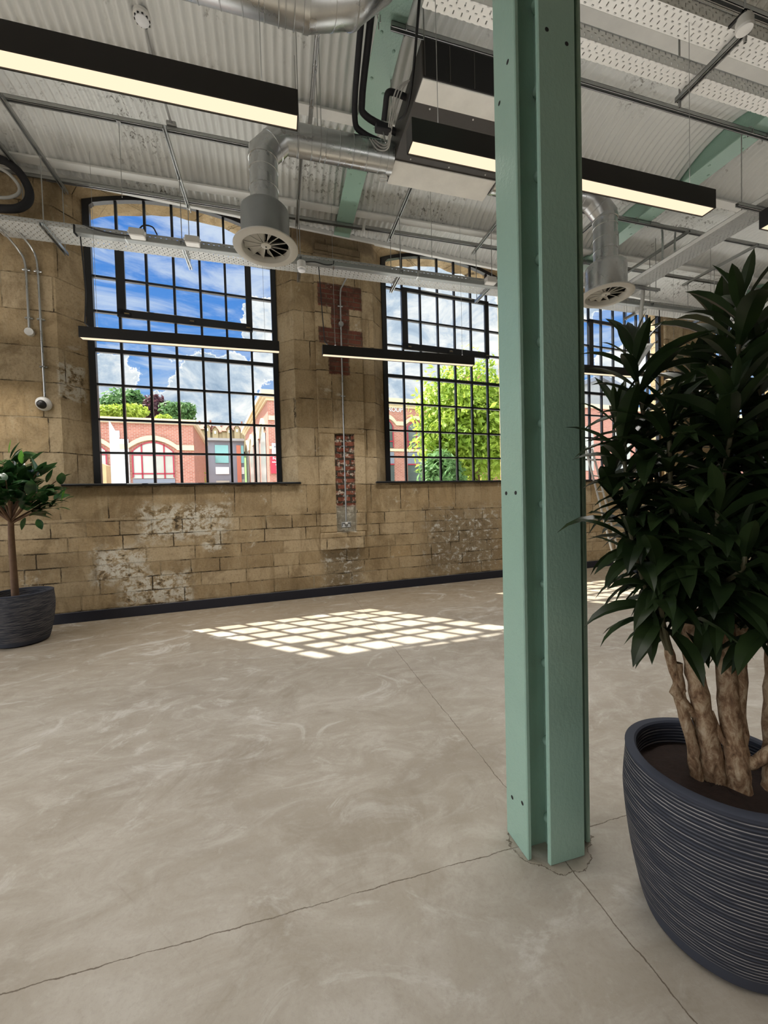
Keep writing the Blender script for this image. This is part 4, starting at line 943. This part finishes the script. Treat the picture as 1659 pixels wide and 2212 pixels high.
# ================================================================== OUTSIDE (wall coordinates, objects turned with the wall)
def place(o): o.rotation_euler.z = TH; return o
g = MB().box((-90, .7, -.9), (120, 37, -.8)).build('street', M['street'], wall=True); tag(g, 'pale paved street outside the windows', kind='structure')
hill = MB(); nx, ny = 24, 10; vs = []
for i in range(nx + 1):
    for j in range(ny + 1):
        x = -40 + 110 * i / nx; y = 36 + 60 * j / ny; t = j / ny
        vs.append((x, y, -1 + (12.5 * min(1, t * 2.2) + 3 * t) * (.75 + .12 * math.sin(x * .11 + 1) - .10 * max(0, (x - 5) / 60))))
hill.add(vs, [(i * (ny + 1) + j, (i + 1) * (ny + 1) + j, (i + 1) * (ny + 1) + j + 1, i * (ny + 1) + j + 1) for i in range(nx) for j in range(ny)])
tag(hill.build('hillside', M['grass'], wall=True, smooth=True), 'green hillside rising behind the street', kind='structure')

def wbox(parent, name, a, b, mat): return MB().box(a, b).build(name, mat, parent)
def arch_poly(xc, hw, zb, zs, zc, n=12):
    return [(xc - hw, zb)] + [(xc - hw + 2 * hw * i / n, zs + (zc - zs) * (1 - (2 * i / n - 1) ** 2)) for i in range(n + 1)] + [(xc + hw, zb)]
def arch_window(parent, xc, hw, zb, zs, zc, y, glass, frame, bars=(-.5, 0, .5), rails=(), t=.05):
    f = MB().prism(arch_poly(xc, hw, zb, zs, zc), y - .03, y + .02)
    p = f.build('window', M[glass], parent)
    b2 = MB()
    O, I = arch_poly(xc, hw, zb, zs, zc), arch_poly(xc, hw - t, zb + t, zs, zc - t)
    for i in range(len(O) - 1): b2.add([(q[0], y - .07, q[1]) for q in (O[i], O[i + 1], I[i + 1], I[i])], [(0, 1, 2, 3)])
    for s in bars: b2.box((xc + s * hw - t / 2, y - .07, zb), (xc + s * hw + t / 2, y - .03, zs + (zc - zs) * (1 - s * s)))
    for z in rails: b2.box((xc - hw, y - .07, z - t / 2), (xc + hw, y - .03, z + t / 2))
    q = b2.build('window_frame', M[frame], p); return p
def arch_band(mb, xc, hw, zs, zc, th, y0, y1, n=12):
    for i in range(n):
        u0, u1 = -1 + 2 * i / n, -1 + 2 * (i + 1) / n
        z = lambda u: zs + (zc - zs) * (1 - u * u)
        mb.prism([(xc + u0 * hw, z(u0)), (xc + u1 * hw, z(u1)), (xc + u1 * hw * 1.0, z(u1) + th), (xc + u0 * hw, z(u0) + th)], y0, y1)
# low brick building with red arched windows
A = empty('brick_building', (0, 0, 0), TH, 'low red brick building with crimson arched windows seen through the leftmost window', 'building')
wbox(A, 'brick_wall', (-16, 18, -.8), (-2.45, 26, 6.0), M['redb'])
wbox(A, 'cornice', (-16.2, 17.8, 5.98), (-2.3, 26.1, 6.25), M['cream'])
bd = MB(); xs = [-4.44, -7.55, -10.66]
for xc in xs: arch_band(bd, xc, 1.15, 4.62, 5.10, .24, 17.86, 18.02)
for a, c in ((-3.29, -2.44), (-6.40, -5.59), (-9.51, -8.70)): bd.box((a, 17.86, 4.58), (c, 18.02, 4.86))
bd.build('stone_band', M['cream'], A)
for xc in xs:
    arch_window(A, xc, 1.0, 3.05, 4.50, 5.02, 17.98, 'paleglass', 'redf', (-.54, .02, .52), (4.30, 3.30), .07)
    wbox(A, 'grey_apron', (xc - 1.0, 17.93, -.8), (xc + 1.0, 18.02, 3.02), M['grey'])
q = MB()
for i in range(12): q.box((-6.02 + .03 * (i % 2), 17.88, 2.0 + i * .26), (-5.56, 18.02, 2.25 + i * .26))
q.build('quoin_stones', M['signw'], A)
MB().cbox((-6.2, 17.9, 5.2), (-5.95, 18., 5.55), .02).build('alarm_box', M['signw'], A)
MB().tube([(-6.22, 17.9, -.5), (-6.22, 17.9, 4.4)], .05, 8).build('downpipe', M['redf'], A)
o = tag(MB().prism([(-4.84, 0), (-4.84, 4.98), (-4.52, 4.30), (-4.50, 0)], 12, 12.06).build('white_panel', M['signw'], wall=True), 'tall white slant-topped panel before the low brick building', 'panel')
tag(MB().prism([(-5.30, 0), (-5.30, 3.35), (-5.0, 3.2), (-5.0, 0)], 12, 12.6).build('timber_crate', M['wood'], wall=True), 'pale timber box at the lower corner of the leftmost window', 'box')
# tall brick building, corner towards us
B = empty('brick_building', (0, 0, 0), TH, 'tall red brick building with cream arches, its corner showing in the leftmost window', 'building')
MB().add([(1.57, 18, -.8), (17., 18, -.8), (17., 34, -.8), (.42, 31, -.8), (1.57, 18, 7.75), (17., 18, 7.75), (17., 34, 7.75), (.42, 31, 7.75)], [(0, 1, 5, 4), (1, 2, 6, 5), (2, 3, 7, 6), (3, 0, 4, 7), (4, 5, 6, 7)]).build('brick_wall', M['redb'], B)
c_ = MB()
for e, z0, z1 in ((.10, 7.6, 7.75), (.22, 7.75, 7.9), (.36, 7.9, 8.15)):
    c_.add([(1.57 - e, 18 - e, z0), (17.2, 18 - e, z0), (17.2, 34.2, z0), (.42 - e, 31 + e, z0), (1.57 - e, 18 - e, z1), (17.2, 18 - e, z1), (17.2, 34.2, z1), (.42 - e, 31 + e, z1)], [(3, 2, 1, 0), (0, 1, 5, 4), (1, 2, 6, 5), (2, 3, 7, 6), (3, 0, 4, 7), (4, 5, 6, 7)])
c_.build('cornice', M['cream'], B)
bd = MB()
fx = [3.4, 5.6, 7.8, 9.05, 11.1, 13.2]
for z in (6.45,):
    last = 1.6
    for xc in fx:
        hw = .62 if xc in (9.05, ) else .85
        bd.box((last, 17.9, z), (xc - hw, 18.02, z + .26)); arch_band(bd, xc, hw, z, z + .42, .26, 17.9, 18.02); last = xc + hw
bd.box((1.6, 17.92, 4.75), (16, 18.02, 4.92))
bd.build('stone_band', M['cream'], B)
for xc in fx:
    hw = .40 if xc == 9.05 else .68
    arch_window(B, xc, hw, 4.98, 6.4, 6.8, 17.98, 'darkglass', 'redf', (0,), (5.4,), .07)
    w2 = MB().box((xc - hw, 17.95, 1.2), (xc + hw, 17.99, 3.9)).build('window', M['darkglass'], B)
    MB().box((xc - hw, 17.92, 3.9), (xc + hw, 18, 4.7)).build('grey_apron', M['grey'], B)
    b2 = MB()
    for z in (1.2, 2.4, 3.86): b2.box((xc - hw, 17.9, z), (xc + hw, 17.95, z + .08))
    b2.build('window_frame', M['redf'], w2)
# flank windows and arches on the receding side
fd = Vector((.42 - 1.57, 31 - 18, 0)).normalized(); nn = Vector((-fd.y, fd.x, 0))
fk = MB(); fg = MB()
for i in range(4):
    s0 = 1.1 + i * 3.1
    def FP(s, z, e): v = Vector((1.57, 18, 0)) + fd * s + nn * e; return (v.x, v.y, z)
    n = 12
    for j in range(n):
        u0, u1 = j / n, (j + 1) / n; zz = lambda u: 5.9 + .75 * (1 - (2 * u - 1) ** 2)
        wdt = 2.3
        fk.add([FP(s0 + u0 * wdt, zz(u0), .12), FP(s0 + u1 * wdt, zz(u1), .12), FP(s0 + u1 * wdt, zz(u1) + .34, .12), FP(s0 + u0 * wdt, zz(u0) + .34, .12), FP(s0 + u0 * wdt, zz(u0), 0), FP(s0 + u1 * wdt, zz(u1), 0), FP(s0 + u1 * wdt, zz(u1) + .34, 0), FP(s0 + u0 * wdt, zz(u0) + .34, 0)], [(0, 1, 2, 3), (0, 4, 5, 1), (3, 2, 6, 7)])
        fg.add([FP(s0 + u0 * wdt, 1., .03), FP(s0 + u1 * wdt, 1., .03), FP(s0 + u1 * wdt, zz(u1), .03), FP(s0 + u0 * wdt, zz(u0), .03)], [(0, 1, 2, 3)])
    fk.add([FP(s0 + 2.3, 5.9, .12), FP(s0 + 3.1, 5.9, .12), FP(s0 + 3.1, 6.2, .12), FP(s0 + 2.3, 6.2, .12)], [(0, 1, 2, 3)])
fk.build('flank_arches', M['cream'], B); fg.build('flank_windows', M['paleglass'], B)
def text(body, size, loc, mat, parent=None, name='lettering', ext=.012):
    cu = bpy.data.curves.new(name, 'FONT'); cu.body = body; cu.size = size; cu.extrude = ext; cu.align_x = 'CENTER'; cu.align_y = 'CENTER'; cu.space_character = .98; cu.offset = .004
    cu.materials.append(mat); tmp = bpy.data.objects.new(name, cu); me = bpy.data.meshes.new_from_object(tmp); o = bpy.data.objects.new(name, me); bpy.data.objects.remove(tmp); COL.objects.link(o); o.parent = parent; o.location = loc; o.rotation_euler = (PI / 2, 0, 0); return o
t_ = text('GROUP', .40, (9.48, 17.97, 7.47), M['signw'], B, 'lettering', .03)
# sign boards
o = empty('sign_board', (0, 0, 0), TH, 'red sale sign board on the corner of the tall brick building', 'sign')
MB().box((1.62, 17.80, 3.30), (2.6, 17.88, 4.36)).build('board', M['signr'], o)
for i, (s, z) in enumerate((('For Sale', 4.18), ('industrial / office', 3.97), ('available', 3.82), ('units', 3.67), ('enquire', 3.50))):
    text(s, .22 if i == 0 else .12, (2.1, 17.79, z), M['signw'], o)
o = empty('sign_board', (0, 0, 0), TH, 'white sign board above the red sale sign', 'sign')
MB().box((1.72, 17.80, 4.45), (2.6, 17.88, 5.08)).build('board', M['signw'], o); text('Ma', .2, (1.95, 17.79, 4.86), M['grey'], o); text('V', .2, (2.0, 17.79, 4.62), M['grey'], o)
# grey modern block
G = empty('office_block', (0, 0, 0), TH, 'slate grey modern block with teal windows between the two brick buildings', 'building')
wbox(G, 'wall', (-3.4, 30, -.8), (.25, 38, 6.95), M['grey']); wbox(G, 'roof_edge', (-3.6, 29.6, 6.95), (.3, 38, 7.15), M['greyroof'])
for x in (-3.1, -.35): wbox(G, 'brick_pier', (x, 29.8, -.8), (x + .34, 30, 6.6), M['orange'])
for a, c, zs in ((-2.05, -1.0, ((5.1, 6.6), (2.2, 3.6))), (-.0, .22, ((5.1, 6.6), (1.9, 3.7)))):
    for z0, z1 in zs: MB().box((a, 29.92, z0), (c, 29.98, z1)).build('window', M['teal'] if z0 > 4 else M['paleglass'], G)
    MB().box((a, 29.9, 4.15), (c, 29.98, 4.75)).build('spandrel', M['signw'], G)
# terraced houses on the hill
for i in range(7):
    x = -7.6 + i * 1.62; H = empty('terraced_house', (0, 0, 0), TH, 'tan gabled house on the hill, ' + ['leftmost', 'second from the left', 'third from the left', 'middle one', 'third from the right', 'second from the right', 'rightmost'][i] + ' of the terrace', 'house', 'terraced houses on the hill')
    zb = 9.5; ze = 13.35 + .22 * math.sin(i * 2.1); gx = x + .25 + .5 * (i % 2)
    MB().box((x, 62, zb), (x + 1.58, 68, ze)).prism([(gx, ze - 1.5), (gx + .8, ze - 1.5), (gx + .8, ze + .25), (gx + .4, ze + .75), (gx, ze + .25)], 61.5, 64).build('wall', M['tan'], H)
    MB().add([(x, 61.7, ze - .1), (x + 1.58, 61.7, ze - .1), (x + 1.58, 65, ze + 1.45), (x, 65, ze + 1.45), (x, 68.2, ze), (x + 1.58, 68.2, ze), (x, 61.7, ze), (x + 1.58, 61.7, ze), (x + 1.58, 65, ze + 1.55), (x, 65, ze + 1.55)], [(6, 7, 8, 9), (9, 8, 5, 4), (0, 1, 7, 6), (0, 3, 2, 1), (0, 6, 9, 3), (1, 2, 8, 7)]).prism([(gx - .1, ze + .15), (gx + .4, ze + .78), (gx + .9, ze + .15), (gx + .9, ze + .27), (gx + .4, ze + .92), (gx - .1, ze + .27)], 61.3, 64).build('roof', M['tiles'], H)
    MB().box((gx + .26, 61.42, ze - .35), (gx + .54, 61.5, ze + .1)).build('window', M['signw'], H)
    MB().box((x + 1.3, 64.6, ze + 1.3), (x + 1.55, 65.2, ze + 2.)).build('chimney', M['tiles'], H)
# gabled brick building behind the tree
Gb = empty('gabled_brick_building', (0, 0, 0), TH, 'gabled brick building rising behind the lime green tree', 'building')
MB().prism([(18.3, -.8), (28.6, -.8), (28.6, 14.7), (24.6, 15.6), (18.3, 11.4)], 32, 44).build('brick_wall', M['redb'], Gb)
MB().prism([(18.0, 11.35), (24.6, 15.7), (24.6, 16.1), (17.9, 11.8)], 31.5, 44.2).build('verge', M['cream'], Gb)
MB().prism([(20.3, 12.9), (21.6, 14.6), (23.5, 15.3), (22.2, 14.2)], 33.5, 44).build('roof', M['tiles'], Gb)
for x, z in ((22.6, 11.5), (21.2, 10.6)): MB().box((x, 31.9, z), (x + .6, 31.98, z + .9)).build('window', M['darkglass'], Gb)
# buildings seen through the far windows
D = empty('long_brick_building', (0, 0, 0), TH, 'long pinkish brick building beyond the potted plant', 'building')
wbox(D, 'brick_wall', (29, 24, -.8), (80, 40, 10.2), M['redb']); wbox(D, 'cornice', (28.8, 23.8, 10.2), (80, 40, 10.6), M['cream'])
for i in range(9): MB().prism(arch_poly(32 + i * 5, 1.2, 4, 7.6, 8.4), 23.9, 23.98).build('window', M['paleglass'], D)
S = empty('grey_shed', (0, 0, 0), TH, 'grey pitched shed roof above the long brick building', 'building')
MB().prism([(31.5, 10.5), (42, 10.5), (42, 12.2), (36.5, 14.0), (31.5, 12.2)], 26, 38).build('wall', M['greyroof'], S); MB().prism([(31.2, 12.1), (36.5, 14.0), (42.3, 12.1), (42.3, 12.5), (36.5, 14.45), (31.2, 12.5)], 25.6, 38.2).build('roof', M['grey'], S)

# trees
def tree(x, y, zc, rx, ry, rz, n, size, mat, label, trunkr=.2, lobes=9, zb=-.8, seed=0, cat='tree', group='trees on the hill'):
    r = np.random.default_rng(seed); o = empty('tree' if cat == 'tree' else 'shrub', W(x, y, zb), TH, label, cat, group)
    L = r.normal(size=(lobes, 3)); L /= np.linalg.norm(L, axis=1)[:, None]; L *= (r.random((lobes, 1)) ** .4) * .62; LR = .38 + .24 * r.random(lobes)
    k = r.integers(0, lobes, n); d = r.normal(size=(n, 3)); d /= np.linalg.norm(d, axis=1)[:, None]
    P = (L[k] + d * (LR[k] * (.55 + .45 * r.random(n)))[:, None]) * np.array([rx, ry, rz]) + np.array([0, 0, zc - zb])
    nrm = d * .6 + r.normal(size=(n, 3)) * .5 + np.array([0, 0, .35]); nrm /= np.linalg.norm(nrm, axis=1)[:, None]
    a = np.cross(nrm, r.normal(size=(n, 3))); a /= np.linalg.norm(a, axis=1)[:, None]; b2 = np.cross(nrm, a)
    s = size * (.6 + .8 * r.random((n, 1))); V = np.stack([P - a * s, P - b2 * s * .42 + nrm * s * .1, P + a * s, P + b2 * s * .42 + nrm * s * .1], 1).reshape(-1, 3)
    me = bpy.data.meshes.new('foliage'); me.from_pydata(V.tolist(), [], np.arange(4 * n).reshape(-1, 4).tolist()); me.materials.append(M[mat]); me.update()
    f = bpy.data.objects.new('foliage', me); COL.objects.link(f); f.parent = o
    t = MB().tube([(0, 0, 0), (.05, 0, (zc - zb) * .5), (0, 0, zc - zb)], [trunkr, trunkr * .8, trunkr * .4], 9)
    for q in L[:5]: t.tube([(0, 0, (zc - zb) * .6), (q[0] * rx, q[1] * ry, zc - zb + q[2] * rz)], [trunkr * .4, trunkr * .15], 6)
    t.build('trunk', M['trunkb'], o, True); return o
tree(11.2, 11.0, 5.0, 3.3, 2.6, 4.0, 15000, .17, 't1', 'dense lime green tree filling the view of the second window', .18, 26, seed=3, group=None)
tree(8.5, 9.6, 3.0, 1.3, 1.2, 1.5, 2600, .15, 't2', 'dark green lower tree beside the lime green tree', .08, 9, seed=5, group=None)
tree(-11.6, 45, 12.9, 3.1, 2.4, 2.9, 5200, .30, 't2', 'rounded dark green tree, tallest on the hill', .25, 10, seed=11)
tree(-11.6, 40, 10.9, 2.9, 1.8, 1.5, 3400, .24, 't3', 'yellow green bushy tree below the tallest hill tree', .2, 9, seed=12)
tree(-8.7, 43, 12.2, 1.9, 1.6, 2.0, 2800, .26, 't4', 'purple leaved tree on the hill', .2, 9, seed=13)
tree(-6.0, 42, 11.4, 2.1, 1.6, 1.6, 2600, .24, 't2', 'mid green tree right of the purple tree', .2, 8, seed=14)
tree(-7.3, 39, 10.2, .9, .8, .7, 700, .2, 't3', 'small yellow green bush under the purple tree', .1, 6, seed=15)
tree(-2.9, 24, 3.6, .55, .6, 1.6, 1300, .12, 't3', 'pale leafy shrub in the gap between buildings', .08, 8, seed=16, cat='shrub', group=None)
tree(30.0, 15, 3.0, 2.0, 1.6, 2.6, 2000, .2, 't1', 'small green tree behind the ladder', .1, 9, seed=17, group=None)

# ================================================================== LIGHT
a_, b_s = .462, .537
tow = Vector(W(-a_, b_s, 1.)).normalized()      # towards the sun
sd = bpy.data.lights.new('sun', 'SUN'); sd.energy = 17.; sd.angle = math.radians(.55); sd.color = (1., .955, .88)
so = bpy.data.objects.new('sun', sd); COL.objects.link(so); so.rotation_euler = tow.to_track_quat('Z', 'Y').to_euler(); so.location = (-10, 12, 20)

wd = bpy.data.worlds.new('sky'); SC.world = wd; wd.use_nodes = True
b = NB.__new__(NB); b.t = wd.node_tree; b.t.nodes.clear(); out = b.n('OutputWorld')
d = b.vmath('NORMALIZE', b.co('Generated')); X, Y, Z = b.xyz(d)
blue = b.ramp(Z, [(0., (.42, .62, .90)), (.18, (.22, .47, .88)), (.34, (.10, .32, .82)), (.55, (.07, .25, .74)), (1., (.05, .17, .55))])
wn = b.noise(b.mapv(d, (1, 1, 1)), 8., 10, .66, col=True)
dd = b.vmath('NORMALIZE', b.vmath('ADD', d, b.vmath('SCALE', b.vmath('SUBTRACT', wn, (.5, .5, .5)), None)))
for nd in b.t.nodes:
    if nd.bl_idname == 'ShaderNodeVectorMath' and nd.operation == 'SCALE': nd.inputs['Scale'].default_value = .17
blobs = [((-.302, .91, .275), .055), ((-.335, .905, .24), .045), ((-.13, .946, .285), .062), ((-.165, .95, .265), .05), ((-.075, .952, .285), .065), ((-.021, .948, .30), .05), ((-.105, .972, .215), .085), ((-.20, .95, .215), .05),
         ((-.02, .915, .395), .045), ((.02, .93, .36), .055), ((.263, .855, .446), .10), ((.348, .848, .40), .12), ((.405, .799, .444), .10), ((.31, .909, .28), .11), ((.25, .90, .36), .08), ((.303, .808, .506), .10), ((.46, .80, .36), .10),
         ((.695, .67, .262), .05), ((.74, .63, .25), .06), ((.60, .76, .26), .06), ((.62, .68, .40), .05)]
m = None
for v, rad in blobs:
    n_ = Vector(v).normalized(); q = b.vmath('DOT_PRODUCT', dd, tuple(n_))
    e = b.rng(q, math.cos(rad * .98), math.cos(rad * .80)); m = e if m is None else b.math('MAXIMUM', m, e)
wisp = b.noise(b.mapv(d, (3., 3., 14.), rot=(.0, .25, .2)), 1.6, 8, .62, .8)
wm = b.math('MULTIPLY', b.rng(wisp, .38, .68), .72)
sky = b.mix(wm, blue, (.86, .93, 1.0))
cs = b.noise(b.mapv(d, (1, 1, 1.6), loc=(.3, .1, .05)), 9., 9, .66, .5)
cc = b.ramp(cs, [(.30, (.36, .48, .64)), (.43, (.60, .71, .84)), (.52, (.90, .94, .98)), (.62, (1.12, 1.12, 1.1))])
cc = b.mix(b.math('MULTIPLY', b.rng(m, 1., .55), .9), cc, (1.18, 1.18, 1.16))
sky = b.mix(b.rng(m, .0, .55), sky, cc)
# unseen sky behind and to the left, brightened as added fill for the room
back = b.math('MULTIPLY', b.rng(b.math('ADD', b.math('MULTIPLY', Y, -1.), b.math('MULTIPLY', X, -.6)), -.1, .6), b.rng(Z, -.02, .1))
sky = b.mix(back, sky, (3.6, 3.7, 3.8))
sky = b.mix(b.rng(Z, -.01, -.06), sky, (.30, .29, .26))
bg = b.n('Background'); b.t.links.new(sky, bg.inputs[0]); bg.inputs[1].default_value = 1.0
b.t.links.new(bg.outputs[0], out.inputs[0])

# ================================================================== CAMERA
f_, yaw, pitch, roll = 852.517, .3430 - TH, -.0275, -.0262
cyy, sy = math.cos(yaw), math.sin(yaw); cp, sp = math.cos(pitch), math.sin(pitch)
F_ = Vector((sy * cp, cyy * cp, sp)); R_ = Vector((cyy, -sy, 0)); U_ = R_.cross(F_)
cr, sr = math.cos(roll), math.sin(roll); R2 = R_ * cr + U_ * sr; U2 = U_ * cr - R_ * sr
cam = bpy.data.cameras.new('camera'); co = bpy.data.objects.new('camera', cam); COL.objects.link(co)
cam.sensor_fit = 'HORIZONTAL'; cam.sensor_width = 36.; cam.lens = f_ * 36. / 1659; cam.clip_start = .05; cam.clip_end = 400
mw = Matrix((R2, U2, -F_)).transposed().to_4x4(); mw.translation = (6.2789 * ST, -6.2789 * CT, 1.5); co.matrix_world = mw
SC.camera = co
SC.view_settings.view_transform = 'Standard'; SC.view_settings.look = 'None'; SC.view_settings.gamma = 1.; SC.view_settings.exposure = 0.; SC.view_settings.use_curve_mapping = False
cy_ = SC.cycles
cy_.use_denoising = True; cy_.use_adaptive_sampling = True; cy_.adaptive_threshold = .02; cy_.max_bounces = 5; cy_.diffuse_bounces = 4; cy_.glossy_bounces = 2; cy_.transparent_max_bounces = 12; cy_.sample_clamp_indirect = 6.; cy_.caustics_reflective = False; cy_.caustics_refractive = False
try: cy_.denoiser = 'OPENIMAGEDENOISE'
except Exception: pass
